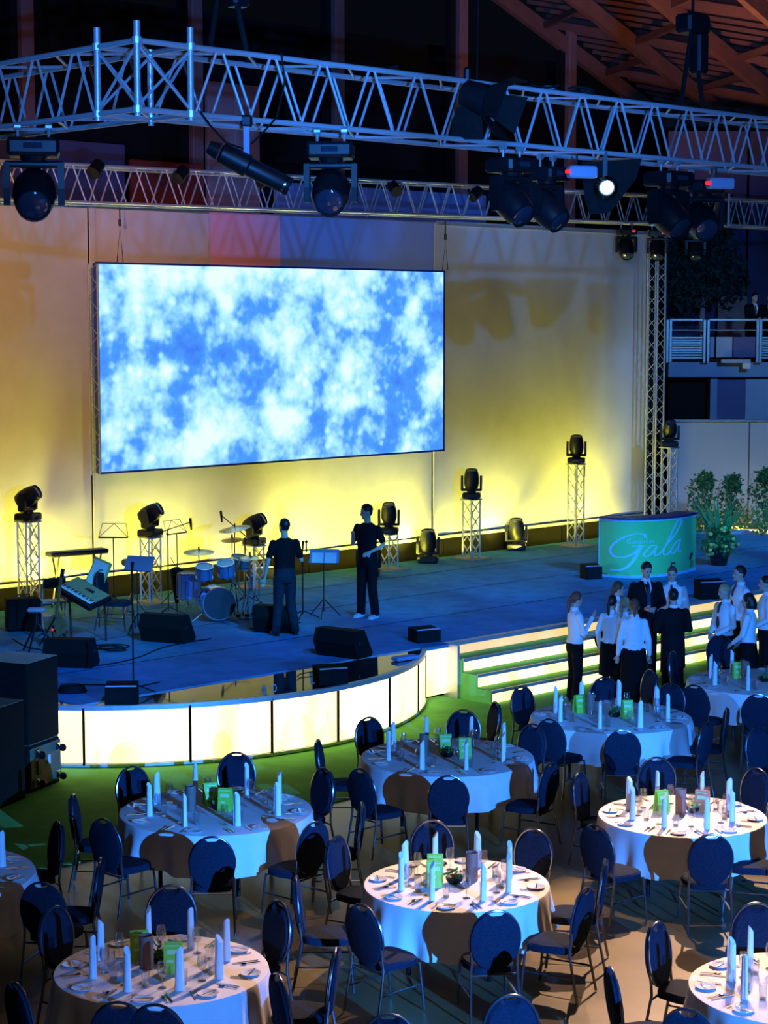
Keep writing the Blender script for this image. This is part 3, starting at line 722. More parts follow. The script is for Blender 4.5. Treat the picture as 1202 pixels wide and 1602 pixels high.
rbox(1049, 1101, 515.5, 517.5, 47.4, M_steel, 'mid_rail', bl, .04); rbox(1110, 1430, 515.5, 517.5, 47.4, M_steel, 'mid_rail', bl, .04)
for u in (1043, 1048, 1101, 1107, 1184, 1189, 1265, 1345): rbox(u, u + 3.4, 500, 568, 47.38, M_steel, 'post', bl, .08)
for (u0, u1, m) in ((1051, 1100, M_steel), (1111, 1118, M_hull), (1121, 1146, M_panel2), (1148, 1182, M_facade), (1192, 1262, M_steel), (1268, 1340, M_steel)):
    if m is M_steel:
        v = 527
        while v < 559: rbox(u0, u1, v, v + 2.6, 47.45, M_steel, 'slat', bl, .03, .003); v += 3.9
    else: rbox(u0, u1, 527, 559, 47.45, m, 'infill_panel', bl, .03)
rbox(1129, 1175, 562, 568, 47.2, M_panel2, 'cable_tray', bl, .15); rbox(1163, 1175, 568, 577, 47.2, M_paper, 'junction_box', bl, .15)
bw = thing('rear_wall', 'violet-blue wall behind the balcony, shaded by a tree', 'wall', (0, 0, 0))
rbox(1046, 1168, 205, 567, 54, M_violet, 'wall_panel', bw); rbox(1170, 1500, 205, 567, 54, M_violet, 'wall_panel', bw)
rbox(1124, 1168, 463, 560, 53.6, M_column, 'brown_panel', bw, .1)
# dark tree behind the railing
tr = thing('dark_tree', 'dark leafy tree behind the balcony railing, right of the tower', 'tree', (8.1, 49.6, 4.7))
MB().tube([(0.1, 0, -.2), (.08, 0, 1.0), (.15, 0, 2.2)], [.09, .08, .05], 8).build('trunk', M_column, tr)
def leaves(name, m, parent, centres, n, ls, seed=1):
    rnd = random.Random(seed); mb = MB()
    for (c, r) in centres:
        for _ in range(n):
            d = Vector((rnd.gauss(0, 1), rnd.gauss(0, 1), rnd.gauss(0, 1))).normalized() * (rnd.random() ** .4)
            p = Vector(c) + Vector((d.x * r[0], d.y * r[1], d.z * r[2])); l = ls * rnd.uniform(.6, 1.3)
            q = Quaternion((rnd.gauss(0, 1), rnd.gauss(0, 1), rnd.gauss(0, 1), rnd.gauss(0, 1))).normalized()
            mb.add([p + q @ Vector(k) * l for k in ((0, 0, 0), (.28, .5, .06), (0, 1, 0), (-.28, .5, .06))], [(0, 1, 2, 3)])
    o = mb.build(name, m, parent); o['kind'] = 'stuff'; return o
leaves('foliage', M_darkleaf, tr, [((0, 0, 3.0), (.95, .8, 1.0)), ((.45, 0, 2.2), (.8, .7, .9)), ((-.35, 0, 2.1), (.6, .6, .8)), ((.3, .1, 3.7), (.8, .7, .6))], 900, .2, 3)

# roof of the stand, upper right
rf = thing('stand_roof', 'rust-brown steel roof of a stand with lattice beams, upper right', 'roof', (0, 0, 0))
def RP(a, b, dz=0): return W(a, b, 15.4 - .385 * (a - 43.7) - .235 * (40 - b) + dz)
U_beam = unit_cyl('beam', 0.5, M_steelred, 4)
def rbeam(name, p, q, w_, h_):
    d = (q - p); L_ = d.length; m_ = MB(); m_.box((0, 0, L_ / 2), (w_, h_, L_))
    o = m_.build(name, M_steelred, rf); o.location = p
    zax = d.normalized(); xax = zax.cross(Vector((0, 0, 1))).normalized(); yax = zax.cross(xax)
    o.rotation_euler = Matrix((xax, yax, zax)).transposed().to_euler(); return o
BS = (40, 36.4, 32.8, 29.2, 25.6)
for i, b_ in enumerate(BS):
    rbeam('main_beam', RP(36, b_), RP(53.5 if b_ > 33 else 51.5, b_), .20, .45)
for i in range(len(BS) - 1):
    k = 0
    for a_ in (36.5, 39.5, 42.5, 45.5, 48.5, 51.5):
        rbeam('cross_beam', RP(a_, BS[i], .2), RP(a_, BS[i + 1], .2), .14, .24)
        rbeam('diagonal', RP(a_, BS[i], .1), RP(a_ - 2.2, BS[i + 1], .1), .14, .18)
for k in range(40):
    a_ = 35.5 + k * .45
    rbeam('purlin', RP(a_, 40.2, .55), RP(a_, 24, .55), .07, .12)
dkm = MB(); q = [RP(34.5, 40.4, .7), RP(54, 40.4, .7), RP(54, 23.5, .7), RP(34.5, 23.5, .7)]; dkm.add(q + [p + Vector((0, 0, .05)) for p in q], [(0, 1, 2, 3), (7, 6, 5, 4), (0, 4, 5, 1), (1, 5, 6, 2), (2, 6, 7, 3), (3, 7, 4, 0)]); dkm.build('roof_sheet', M_roofdeck, rf)

# ------------------------------------------------------------------ THINGS ON THE STAGE
def wedge(p, rotz, w_, h_, label, d_=.5, low=False):
    t = thing('stage_monitor', label, 'loudspeaker', p, rotz)
    prof = [(-d_ / 2, .05), (-d_ / 2 + .05, 0), (d_ / 2 - .1, 0), (d_ / 2, h_ * .55), (d_ / 2 - .06, h_), (-d_ * .05, h_)] if not low else [(-d_ / 2, 0), (d_ / 2, 0), (d_ / 2, h_), (-d_ / 2, h_ * .85)]
    m_ = MB(); m_.prism(prof, w_, 'x', -w_ / 2); m_.build('cabinet', M_speak, t)
    # grille on the sloping front, facing the deck's back
    if not low:
        a = Vector((0, -d_ / 2 - .004, .06)); b = Vector((0, -d_ * .05 - .006, h_ + .002))
        n_ = MB(); u_ = Vector((w_ / 2 - .04, 0, 0)); dd = (b - a) * .06
        n_.add([a + dd - u_, a + dd + u_, b - dd + u_, b - dd - u_], [(0, 1, 2, 3)])
        g = n_.build('grille', M_hull if False else M_blackm, t); md = g.modifiers.new('t', 'SOLIDIFY'); md.thickness = .012; md.offset = 1
        for sx in (-1, 1): MB().bbox((sx * (w_ / 2 + .002), .05, h_ * .55), (.012, .14, .05), .005).build('handle', M_black, t)
    else:
        MB().box((0, -d_ / 2 - .004, h_ * .44), (w_ - .05, .01, h_ * .7)).build('grille', M_blackm, t)
        MB().box((0, -d_ / 2 + .02, h_ * .92), (w_ - .02, .05, .012)).build('trim', M_panel2, t)
    return t
wedge(deck_at(262, 1003), 2.75, .74, .44, 'black wedge monitor on the deck in front of the drum kit')
wedge(deck_at(112, 1042), 3.0, .70, .42, 'black wedge monitor in front of the keyboard')
wedge(deck_at(537, 1026), 2.55, .74, .42, 'black wedge monitor at the deck edge above the bow')
wedge(deck_at(430, 988), 2.9, .60, .44, 'black wedge monitor behind the legs of the man facing the drums')
wedge(deck_at(517, 1068), .35, .42, .24, 'small black box speaker standing on the gloss apron', .3, True)
wedge(deck_at(191, 1099), .05, .42, .26, 'small black box speaker at the foot of the microphone stand', .3, True)
wedge(deck_at(664, 1003), .5, .42, .22, 'small black box speaker at the right end of the bow', .3, True)
wedge(deck_at(925, 905), .3, .34, .28, 'small black box speaker left of the printed desk', .3, True)
wedge(deck_at(1111, 936), .3, .50, .34, 'black box speaker at the deck edge behind the right group', .3, True)
wedge(deck_at(410, 905), .3, .40, .26, 'low black box behind the drum kit', .3, True)

def mic_stand(p, h_, boom, label, yaw=0.0, legs=.30):
    t = thing('microphone_stand', label, 'microphone stand', p, yaw)
    MB().tube([(0, 0, .08), (0, 0, h_)], .012, 6).build('pole', M_black, t)
    for k in range(3):
        a = k * 2 * PI / 3; MB().tube([(0, 0, .14), (legs * math.cos(a), legs * math.sin(a), .012)], .010, 5).build('leg', M_black, t)
    if boom:
        (x0, z0), (x1, z1) = boom
        MB().tube([(x0, 0, h_ + z0), (x1, 0, h_ + z1)], .010, 6).build('boom', M_black, t)
        MB().lathe([(.02, -.03), (.02, .03)], 8, (0, 0, h_), Matrix.Rotation(PI / 2, 3, 'X'), True).build('clutch', M_black, t)
        m_ = MB(); m_.tube([(x1, 0, h_ + z1 + .07), (x1 + .01, 0, h_ + z1 - .02), (x1 + .02, 0, h_ + z1 - .13)], [.022, .022, .013], 8); m_.build('microphone', M_blackm, t)
    else:
        m_ = MB(); m_.tube([(0, 0, h_), (0, -.05, h_ + .16)], [.012, .024], 8); m_.build('microphone', M_blackm, t)
    return t
mic_stand(deck_at(264, 962), 1.45, ((-.30, -.10), (.38, .13)), 'black boom microphone stand beside the floor tom')
mic_stand(deck_at(384, 944), 1.15, ((.18, -.10), (-.42, .42)), 'black boom microphone stand reaching up above the cymbals')
mic_stand(deck_at(209, 1086), 1.62, None, 'tall black straight microphone stand near the bow edge', .3)
mic_stand(deck_at(474, 968), 1.15, None, 'black microphone stand behind the man facing the drums', .3, .28)

def music_stand(p, h_, label, yaw, solid=False, col=None):
    t = thing('music_stand', label, 'music stand', p, yaw)
    MB().tube([(0, 0, .1), (0, 0, h_)], .010, 6).build('pole', M_black, t)
    for k in range(3):
        a = k * 2 * PI / 3 + .5; MB().tube([(0, 0, .32), (.30 * math.cos(a), .30 * math.sin(a), .012)], .009, 5).build('leg', M_black, t)
    w_, hh = .25, .26; c = Vector((0, 0, h_)); ud = Vector((0, .5, .86)); 
    if solid:
        m_ = MB(); q = [c + Vector((-w_, 0, 0)), c + Vector((w_, 0, 0)), c + Vector((w_, 0, 0)) + ud * hh, c + Vector((-w_, 0, 0)) + ud * hh]
        m_.add(q + [p_ + Vector((0, .01, -.006)) for p_ in q], [(0, 1, 2, 3), (7, 6, 5, 4), (0, 4, 5, 1), (1, 5, 6, 2), (2, 6, 7, 3), (3, 7, 4, 0)]); m_.build('desk_plate', col or M_black, t)
        MB().box((0, -.03, h_), (.5, .06, .01)).build('ledge', M_black, t)
    else:
        m_ = MB()
        q = [c + Vector((-w_, 0, 0)), c + Vector((w_, 0, 0)), c + Vector((w_ * .8, 0, 0)) + ud * hh, c + Vector((-w_ * .8, 0, 0)) + ud * hh]
        for i in range(4): MB().tube([q[i], q[(i + 1) % 4]], .006 if i else .014, 5).build('wire', M_black, t)
        MB().tube([q[0], c + ud * hh], .006, 5).build('wire', M_black, t); MB().tube([q[1], c + ud * hh], .006, 5).build('wire', M_black, t)
    return t
music_stand(deck_at(179, 962), 1.32, 'thin folding wire music stand behind the keyboard', 0)
music_stand(deck_at(278, 945), 1.25, 'thin folding wire music stand behind the drum kit', .9)
music_stand(deck_at(216, 990), 1.00, 'music stand with solid dark desk right of the stage chair', -.4, True, M_hull)
music_stand(deck_at(507, 966), .92, 'music stand with pale sheet between the two standing men', -.1, True, M_hull)
t = thing('sheet_music', 'pale open sheet music on the stand between the two men', 'sheet music', deck_at(507, 966), -.1)
MB().box((-.11, .03, 1.0), (.20, .006, .20), Matrix.Rotation(-.53, 3, 'X')).build('sheet', M_paper, t); MB().box((.11, .03, 1.0), (.20, .006, .20), Matrix.Rotation(-.53, 3, 'X')).build('sheet', M_paper, t)

# keyboard on an X stand, tilted towards the player
t = thing('keyboard', 'stage keyboard with pale keys on a black crossed stand', 'keyboard', deck_at(140, 1000), .15)
kr = Matrix.Rotation(.42, 3, 'X') @ Matrix.Rotation(-.85, 3, 'Z')
MB().bbox((-.08, 0, .72), (.80, .48, .09), .02, kr).build('case', M_black, t)
cc = Vector((-.08, 0, .72))
MB().box(cc + kr @ Vector((0, .06, .047)), (.74, .30, .008), kr).build('top_panel', mat('keyboard_panel', (.30, .32, .16), .5), t)
MB().box(cc + kr @ Vector((0.06, .08, .052)), (.18, .06, .012), kr).build('display', M_lens, t)
kb = MB().box(cc + kr @ Vector((0, -.135, .046)), (.71, .10, .010), kr).build('keybed', M_black, t)
for k in range(28): MB().bbox(cc + kr @ Vector((-.336 + k * .025, -.135, .054)), (.0225, .098, .012), .002, kr).build('key', M_porc, kb)
for k in range(27):
    if k % 7 not in (2, 6): MB().box(cc + kr @ Vector((-.3235 + k * .025, -.11, .064)), (.010, .055, .01), kr).build('black_key', M_black, kb)
for sx in (-.28, .26):
    MB().tube([(sx, -.22, .01), (sx - .02, .16, .66)], .016, 6).build('leg', M_black, t); MB().tube([(sx, .24, .01), (sx - .02, -.14, .64)], .016, 6).build('leg', M_black, t)
t = thing('sheet_music', 'large pale yellow sheet music leaning up behind the keyboard', 'sheet music', deck_at(154, 985) + Vector((0, .1, 0)), .2)
lr = Matrix.Rotation(.45, 3, 'Y') @ Matrix.Rotation(-.35, 3, 'X')
MB().box((0, 0, .90), (.30, .012, .48), lr).build('board', M_sand, t); MB().box((-.02, -.012, .89), (.24, .008, .44), lr).build('sheet', M_paper, t)
MB().tube([(0, .0, .80), (.0, .02, .6), (0, .02, .02)], .012, 6).build('rest', M_black, t)
# second keyboard and rack behind
t = thing('keyboard', 'dark slim keyboard lying on a stand at the back left', 'keyboard', deck_at(122, 950), .62)
MB().bbox((0, 0, .96), (1.1, .28, .08), .02).build('case', M_black, t); MB().box((0, -.05, 1.003), (1.0, .12, .008)).build('keybed', M_hull, t)
for sx in (-.4, .4):
    MB().tube([(sx, -.2, .01), (sx, .15, .92)], .016, 6).build('leg', M_black, t); MB().tube([(sx, .2, .01), (sx, -.12, .92)], .016, 6).build('leg', M_black, t)
# dark amplifier left
t = thing('amplifier', 'dark amplifier cabinet standing left of the guitar', 'amplifier', deck_at(36, 985), .3)
MB().bbox((0, 0, .26), (.55, .34, .52), .03).build('cabinet', M_speak, t); MB().box((0, -.172, .23), (.47, .01, .36)).build('grille', M_blackm, t); MB().tube([(-.12, 0, .52), (-.1, 0, .57), (.1, 0, .57), (.12, 0, .52)], .012, 6).build('handle', M_black, t)
# guitar leaning on a stand
t = thing('electric_guitar', 'guitar leaning upright on its stand left of the keyboard', 'guitar', deck_at(83, 1012), -.5)
gb = []
for k in range(28):
    a = 2 * PI * k / 28; r_ = .17 + .035 * math.cos(2 * a) ; gb.append((.9 * r_ * math.cos(a), r_ * 1.25 * math.sin(a) + (.02 if math.sin(a) < 0 else 0)))
gr = Matrix.Rotation(-.22, 3, 'X')
m_ = MB(); vs = [gr @ Vector((x, 0, y + .32)) for x, y in gb] + [gr @ Vector((x, .05, y + .32)) for x, y in gb]; n = len(gb)
m_.add(vs, [tuple(range(n - 1, -1, -1)), tuple(range(n, 2 * n))] + [(i, (i + 1) % n, n + (i + 1) % n, n + i) for i in range(n)]); m_.build('body', M_wood, t)
MB().box(gr @ Vector((0, -.01, .76)), (.045, .025, .62), gr).build('neck', M_wood, t); MB().bbox(gr @ Vector((.01, -.005, 1.12)), (.075, .02, .17), .01, gr).build('headstock', M_black, t)
for k in range(6): MB().box(gr @ Vector((.045 if k % 2 else -.035, -.005, 1.06 + .025 * k)), (.02, .012, .012), gr).build('tuning_peg', M_chrome, t)
MB().box(gr @ Vector((0, -.012, .25)), (.09, .02, .03), gr).build('bridge', M_chrome, t)
for sx in (-.22, .22): MB().tube([(0, .12, .5), (sx, -.05 if sx < 0 else .05, .01)], .014, 6).build('stand_leg', M_black, t)
MB().tube([(0, .12, .5), (0, .35, .01)], .014, 6).build('stand_leg', M_black, t)
# folding X stool left of the keyboard
t = thing('tripod_stand', 'pale-topped tripod stand left of the keyboard monitor', 'stand', deck_at(58, 1022), 0)
MB().bbox((0, 0, .66), (.26, .18, .05), .02).build('top', M_panel2, t)
for k in range(3):
    a = k * 2 * PI / 3 + .3; MB().tube([(0, 0, .62), (.02 * math.cos(a), .02 * math.sin(a), .45), (.34 * math.cos(a), .34 * math.sin(a), .012)], .016, 6).build('leg', M_black, t)
# drummer stool
t = thing('drum_stool', 'round stool with pale seat behind the drum kit', 'stool', deck_at(207, 965), 0)
MB().lathe([(.02, .88), (.16, .88), (.175, .91), (.175, .95), (.15, .975), (.02, .98)], 20, caps=True).build('seat', M_top, t, True); MB().tube([(0, 0, .25), (0, 0, .89)], .022, 8).build('post', M_chrome, t)
for k in range(3):
    a = k * 2 * PI / 3; MB().tube([(0, 0, .42), (.26 * math.cos(a), .26 * math.sin(a), .012)], .012, 6).build('leg', M_chrome, t)
# cables and coil on the deck
def cable(pts, label, r=.010, m=None):
    t = thing('cable', label, 'cable', (0, 0, 0)); m_ = MB()
    pts = [deck_at(u, v) + Vector((0, 0, r)) for u, v in pts]
    out = []
    for i in range(len(pts) - 1):
        p0, p1, p2, p3 = pts[max(i - 1, 0)], pts[i], pts[i + 1], pts[min(i + 2, len(pts) - 1)]
        for k in range(6):
            s = k / 6; out.append(.5 * ((2 * p1) + (p2 - p0) * s + (2 * p0 - 5 * p1 + 4 * p2 - p3) * s * s + (3 * p1 - p0 - 3 * p2 + p3) * s ** 3))
    out.append(pts[-1]); m_.tube(out, r, 5); m_.build('cord', m or M_blackm, t)
cable([(132, 1044), (170, 1040), (215, 1030), (262, 1012), (330, 1000)], 'black cable curving across the deck past the drum monitor')
cable([(125, 1072), (170, 1073), (208, 1076), (250, 1068)], 'black cable lying behind the tall microphone stand')
cable([(20, 1000), (40, 1012), (75, 1018), (95, 1006)], 'black cable beside the tripod stand at the left')
cable([(392, 984), (420, 986), (445, 978), (470, 975)], 'black cable on the deck behind the man facing the drums')
cable([(20, 985), (60, 988), (95, 980), (60, 996)], 'black cable trailing from the left amplifier')
t = thing('cable_coil', 'coiled black cable lying on the deck behind the loudspeaker stack', 'cable coil', deck_at(113, 1083), 0)
for k in range(4): MB().tube([((.19 - .012 * k) * math.cos(q * PI / 9), (.15 - .01 * k) * math.sin(q * PI / 9), .02 + .022 * k) for q in range(19)], .013, 5).build('loop', M_blackm, t)
t = thing('cable_coil', 'loose black cables heaped right of the keyboard monitor', 'cable coil', deck_at(170, 1018), 0)
for k in range(5):
    ph = k * 1.3; MB().tube([(.1 * math.cos(ph) + (.16 + .03 * k) * math.cos(q * PI / 8), .1 * math.sin(ph) + (.1 + .02 * k) * math.sin(q * PI / 8), .02 + .015 * k) for q in range(17)], .011, 5).build('loop', M_blackm, t)
t = thing('flashlight', 'small gadget with tiny red and white lights on the keyboard monitor', 'gadget', deck_at(83, 1030) + Vector((0, 0, .0)), 0)
MB().tube([(0, 0, .40), (0.02, 0, .50)], .02, 8).build('body', M_chrome, t); MB().ell((0, -.015, .43), (.018, .018, .018)).build('red_light', M_red_led, t); MB().tube([(0, 0, .0), (0, 0, .41)], .008, 5).build('stem', M_black, t)

# drum kit
DB = deck_at(330, 970)
def drum(loc, r, L_, axis, label, name, shell=M_drumb, rot=None, legs=0, legh=0, front=M_drumhead):
    """axis: unit vector of the drum, loc = centre"""
    t = thing(name, label, 'drum', (loc[0], loc[1], loc[2] - legh if legh else loc[2]))
    z = Vector((0, 0, legh if legh else 0)); ax = Vector(axis).normalized(); M = ax.to_track_quat('Z', 'Y').to_matrix()
    m_ = MB(); m_.lathe([(r, -L_ / 2), (r, L_ / 2)], 28, z, M, False); m_.build('shell', shell, t, True)
    for s_ in (-1, 1):
        m_ = MB(); m_.lathe([(r + .004, s_ * L_ / 2 - .012), (r + .014, s_ * L_ / 2 - .012), (r + .014, s_ * L_ / 2 + .014), (r - .004, s_ * L_ / 2 + .014)], 28, z, M, False); m_.build('hoop', M_chrome, t, True)
        MB().lathe([(.001, s_ * L_ / 2), (r, s_ * L_ / 2)], 28, z, M, False).build('drum_head', front if s_ > 0 else M_drumhead, t)
    for k in range(6):
        a = k * PI / 3; p = M @ Vector(((r + .012) * math.cos(a), (r + .012) * math.sin(a), 0)) + z; q = M @ Vector((0, 0, L_ * .42))
        MB().tube([p - q, p + q], .006, 5).build('tension_rod', M_chrome, t)
    if legs:
        for k in range(3):
            a = k * 2 * PI / 3 + .4; MB().tube([(math.cos(a) * r * 1.02, math.sin(a) * r * 1.02, z.z + .1), (math.cos(a) * r * 1.12, math.sin(a) * r * 1.12, .008)], .010, 6).build('leg', M_chrome, t)
    return t
bax = Vector((.28, -.96, .02))
bd_ = DB + Vector((.10, -.02, .0))
t = drum(bd_ + Vector((0, 0, .30)), .265, .42, bax, 'dark-fronted bass drum on the deck, lowest of the drum kit', 'bass_drum', M_chrome, legh=.30, front=mat('black_drum_front', (.008, .008, .009), .3))
for s_ in (-1, 1): MB().tube([(s_ * .2, -.1, .16), (s_ * .38, -.22, .01)], .012, 6).build('spur', M_chrome, t)
drum(bd_ + Vector((-.20, .02, .80)), .135, .20, (0.05, -.32, .95), 'blue rack tom above the left side of the bass drum', 'rack_tom')
drum(bd_ + Vector((.16, .02, .85)), .135, .22, (-.05, -.35, .94), 'bright blue rack tom above the right side of the bass drum', 'rack_tom')
fp = deck_at(296, 962); drum(fp + Vector((0, 0, .50)), .19, .42, (0, 0, 1), 'blue floor tom left of the bass drum', 'floor_tom', legs=3, legh=.50)
sp_ = deck_at(372, 950); drum(sp_ + Vector((.05, .1, .78)), .17, .15, (.2, -.2, .95), 'silver snare drum right of the toms on its stand', 'snare_drum', M_chrome, legh=.78, legs=3)
def cymbal(p, h_, r, label, tx=.15, ty=0.0, yaw=0):
    t = thing('cymbal_stand', label, 'cymbal', p, yaw)
    MB().tube([(0, 0, .3), (0, 0, h_ + .06)], .011, 6).build('pole', M_chrome, t)
    for k in range(3):
        a = k * 2 * PI / 3 + .2; MB().tube([(0, 0, .42), (.26 * math.cos(a), .26 * math.sin(a), .012)], .010, 5).build('leg', M_chrome, t)
    M = Matrix.Rotation(tx, 3, 'X') @ Matrix.Rotation(ty, 3, 'Y')
    m_ = MB(); m_.lathe([(.005, .035), (.03, .03), (.05, .012), (r * .6, .004), (r, -.012), (r, -.016), (.05, .006), (.005, .02)], 28, (0, 0, h_), M); m_.build('cymbal', M_brass, t, True)
    MB().lathe([(.018, 0), (.012, .06)], 8, (0, 0, h_ + .03), None, True).build('felt_nut', M_black, t)
cymbal(deck_at(312, 955), 1.02, .27, 'cymbal on its stand above the floor tom', .1)
cymbal(deck_at(368, 945), 1.34, .28, 'large tilted cymbal, highest of the drum kit', .1, -.16)
cymbal(deck_at(364, 948), 1.17, .20, 'smaller cymbal under the highest cymbal', .12, -.05)
cymbal(deck_at(392, 958), .95, .17, 'hi-hat cymbal at the right end of the drum kit', .1, .05)
t = thing('drum_hardware', 'chrome pedals and clamps at the right of the bass drum', 'drum hardware', deck_at(388, 966), 0)
for k in range(7):
    x = -.22 + .07 * k; MB().tube([(x, random.uniform(-.1, .1), .02), (x + random.uniform(-.1, .1), random.uniform(-.1, .1), random.uniform(.35, .85))], .012, 6).build('rod', M_chrome, t)
for k in range(3): MB().bbox((-.15 + .15 * k, -.1, .06), (.08, .2, .05), .01).build('pedal', M_black, t)
t = thing('cloth_bag', 'dark jacket or bag hanging between the boom stand and floor tom', 'bag', deck_at(277, 958), 0)
m_ = MB(); m_.lathe([(.03, .16), (.05, .3), (.10, .62), (.12, .74), (.05, .78)], 10, (0, 0, 0), None, True); m_.build('fabric', M_suit, t, True); MB().tube([(0, 0, .77), (-.1, 0, .95)], .008, 5).build('strap', M_suit, t)
MB().tube([(0, 0, .0), (0, 0, .2)], .01, 5).build('foot', M_black, t)

# small marks lying on the gloss apron
t = thing('grip_tape_box', 'small dark green case lying on the gloss apron at its right end', 'case', deck_at(634, 1031), .7)
MB().bbox((0, 0, .02), (.42, .16, .05), .01).build('lid', M_hull, t)
t = thing('cable', 'thin black cable lying on the gloss apron by the small speaker', 'cable', deck_at(482, 1060), 0)
MB().tube([(-.15, 0, .01), (-.12, .2, .01), (.05, .35, .02), (.15, .1, .01), (.3, 0, .01)], .008, 5).build('cord', M_blackm, t)
t = thing('hook', 'small pale ring standing at the front rim of the apron', 'ring', deck_at(429, 1083), .2)
MB().tube([(.03 * math.cos(k * PI / 6), 0, .055 + .05 * math.sin(k * PI / 6)) for k in range(13)], .008, 5).build('ring', M_panel2, t)

# printed desk
def desk():
    t = thing('printed_desk', 'curved green counter printed with the word Gala', 'counter', (0, 0, 0))
    bot = [(937, 901), (960, 903.5), (985, 904.5), (1010, 904), (1035, 902), (1055, 899.5), (1072, 896.5), (1088, 892)]
    # smooth plan curve on the deck
    P0 = [deck_at(u, v) for u, v in bot]; h_ = 1.14
    crv = []
    for i in range(len(P0) - 1):
        p0, p1, p2, p3 = P0[max(i - 1, 0)], P0[i], P0[i + 1], P0[min(i + 2, len(P0) - 1)]
        for k in range(5):
            s = k / 5; crv.append(.5 * ((2 * p1) + (p2 - p0) * s + (2 * p0 - 5 * p1 + 4 * p2 - p3) * s * s + (3 * p1 - p0 - 3 * p2 + p3) * s ** 3))
    crv.append(P0[-1])
    L_ = [0]
    for i in range(1, len(crv)): L_.append(L_[-1] + (crv[i] - crv[i - 1]).length)
    T_ = L_[-1]
    def on(t_, z, off=0.0):
        s = max(0, min(1, t_)) * T_; i = 0
        while i < len(L_) - 2 and L_[i + 1] < s: i += 1
        f = (s - L_[i]) / (L_[i + 1] - L_[i]); p = crv[i].lerp(crv[i + 1], f); d = (crv[i + 1] - crv[i]).normalized(); nn = Vector((d.y, -d.x, 0))
        return p + nn * off + Vector((0, 0, z))
    N_ = 40; m_ = MB()
    def band(z0, z1, o1, o0): return MB().rings([[on(i / N_, z, f) for i in range(N_ + 1)] for z, f in ((z0, o1), (z1, o1), (z1, o0), (z0, o0), (z0, o1))], False, False)
    band(.05, h_ - .05, 0, -.03).build('printed_front', M_desk, t)
    M_rim = mat('pale_blue_rim', (.35, .62, .85), .4)
    for z0, z1 in ((0, .05), (h_ - .05, h_)):
        band(z0, z1, .012, -.03).build('rim', M_rim, t)
    m_ = MB(); m_.rings([[on(0, z, o_) for z in (0, h_)] for o_ in (.014, -.05)], False, False); m_.build('rim', M_rim, t)
    tp = MB(); top = [on(i / N_, h_ + .03, .05) for i in range(N_ + 1)]; bk = [on(i / N_, h_ + .03, -.42) for i in range(N_, -1, -1)]
    vs = top + bk; n = len(vs); vs2 = [p - Vector((0, 0, .03)) for p in vs]
    fs = [(i, i + 1, n - 2 - i, n - 1 - i) for i in range(N_)]; fs += [(n + n - 1 - i, n + n - 2 - i, n + i + 1, n + i) for i in range(N_)]
    fs += [(i, n + i, n + (i + 1) % n, (i + 1) % n) for i in range(n)]
    tp.add(vs + vs2, fs); tp.build('counter_top', M_desktop, t)
    for q in (.06, .94): 
        m_ = MB(); p = on(q, 0, -.3); m_.tube([p, p + Vector((0, 0, h_))], .03, 8); m_.build('leg', M_alu2, t)
    def stroke(pts, r, col=M_desktxt, name='letter'):
        def cv(p): return (p[0] - 40) / 1075.0, (800 - p[1]) / 660.0 * h_
        out = []; P_ = [cv(p) for p in pts]
        for i in range(len(P_) - 1):
            p0, p1, p2, p3 = P_[max(i - 1, 0)], P_[i], P_[i + 1], P_[min(i + 2, len(P_) - 1)]
            for k in range(5):
                s = k / 5; out.append(tuple(.5 * ((2 * p1[j]) + (p2[j] - p0[j]) * s + (2 * p0[j] - 5 * p1[j] + 4 * p2[j] - p3[j]) * s * s + (3 * p1[j] - p0[j] - 3 * p2[j] + p3[j]) * s ** 3) for j in (0, 1)))
        out.append(P_[-1]); m_ = MB(); n = len(out)
        up, dn = [], []
        for i, (a, z) in enumerate(out):
            b = out[min(i + 1, n - 1)]; c = out[max(i - 1, 0)]; dx, dz = (b[0] - c[0]) * T_, b[1] - c[1]; l = math.hypot(dx, dz) or 1
            rr = r * (.45 + .9 * abs(dz) / l); nx, nz = -dz / l * rr, dx / l * rr
            up.append(on(a + nx / T_, z + nz, .008)); dn.append(on(a - nx / T_, z - nz, .008))
        m_.rings([up, dn], False, False); o = m_.build(name, col, t); md = o.modifiers.new('t', 'SOLIDIFY'); md.thickness = .004; md.offset = 0
    stroke([(440, 350), (425, 312), (360, 300), (280, 330), (200, 395), (155, 470), (160, 530), (205, 568), (270, 563), (335, 525), (380, 470), (398, 425)], .020)
    stroke([(330, 440), (425, 438)], .020)
    stroke([(400, 440), (372, 520), (335, 610), (285, 680), (220, 715), (150, 712)], .026)
    stroke([(545, 440), (490, 445), (440, 500), (425, 545), (455, 558), (500, 520), (548, 450)], .016); stroke([(548, 445), (522, 520), (530, 556), (575, 540)], .016)
    stroke([(575, 540), (650, 440), (745, 340), (820, 230), (832, 175), (800, 165), (755, 225), (700, 330), (645, 440), (615, 510), (620, 550), (655, 552), (705, 515)], .017)
    stroke([(822, 402), (765, 425), (715, 490), (700, 535), (722, 553), (770, 515), (822, 410)], .016); stroke([(825, 405), (798, 490), (800, 540), (835, 532)], .016)
    # small word above
    fc_ = bpy.data.curves.new('lettering', 'FONT'); fc_.body = 'Gm\u00fcnder'; fc_.size = .125; fc_.extrude = .002; fc_.space_character = 1.25
    fo = bpy.data.objects.new('lettering', fc_); fc_.materials.append(M_desktxt)
    dg = bpy.context.evaluated_depsgraph_get(); C.objects.link(fo); dg.update(); me = bpy.data.meshes.new_from_object(fo.evaluated_get(dg)); bpy.data.objects.remove(fo)
    x0 = (283 - 40) / 1075 * T_; z0 = (415 - 0); zz = (800 - 413) / 660.0 * h_
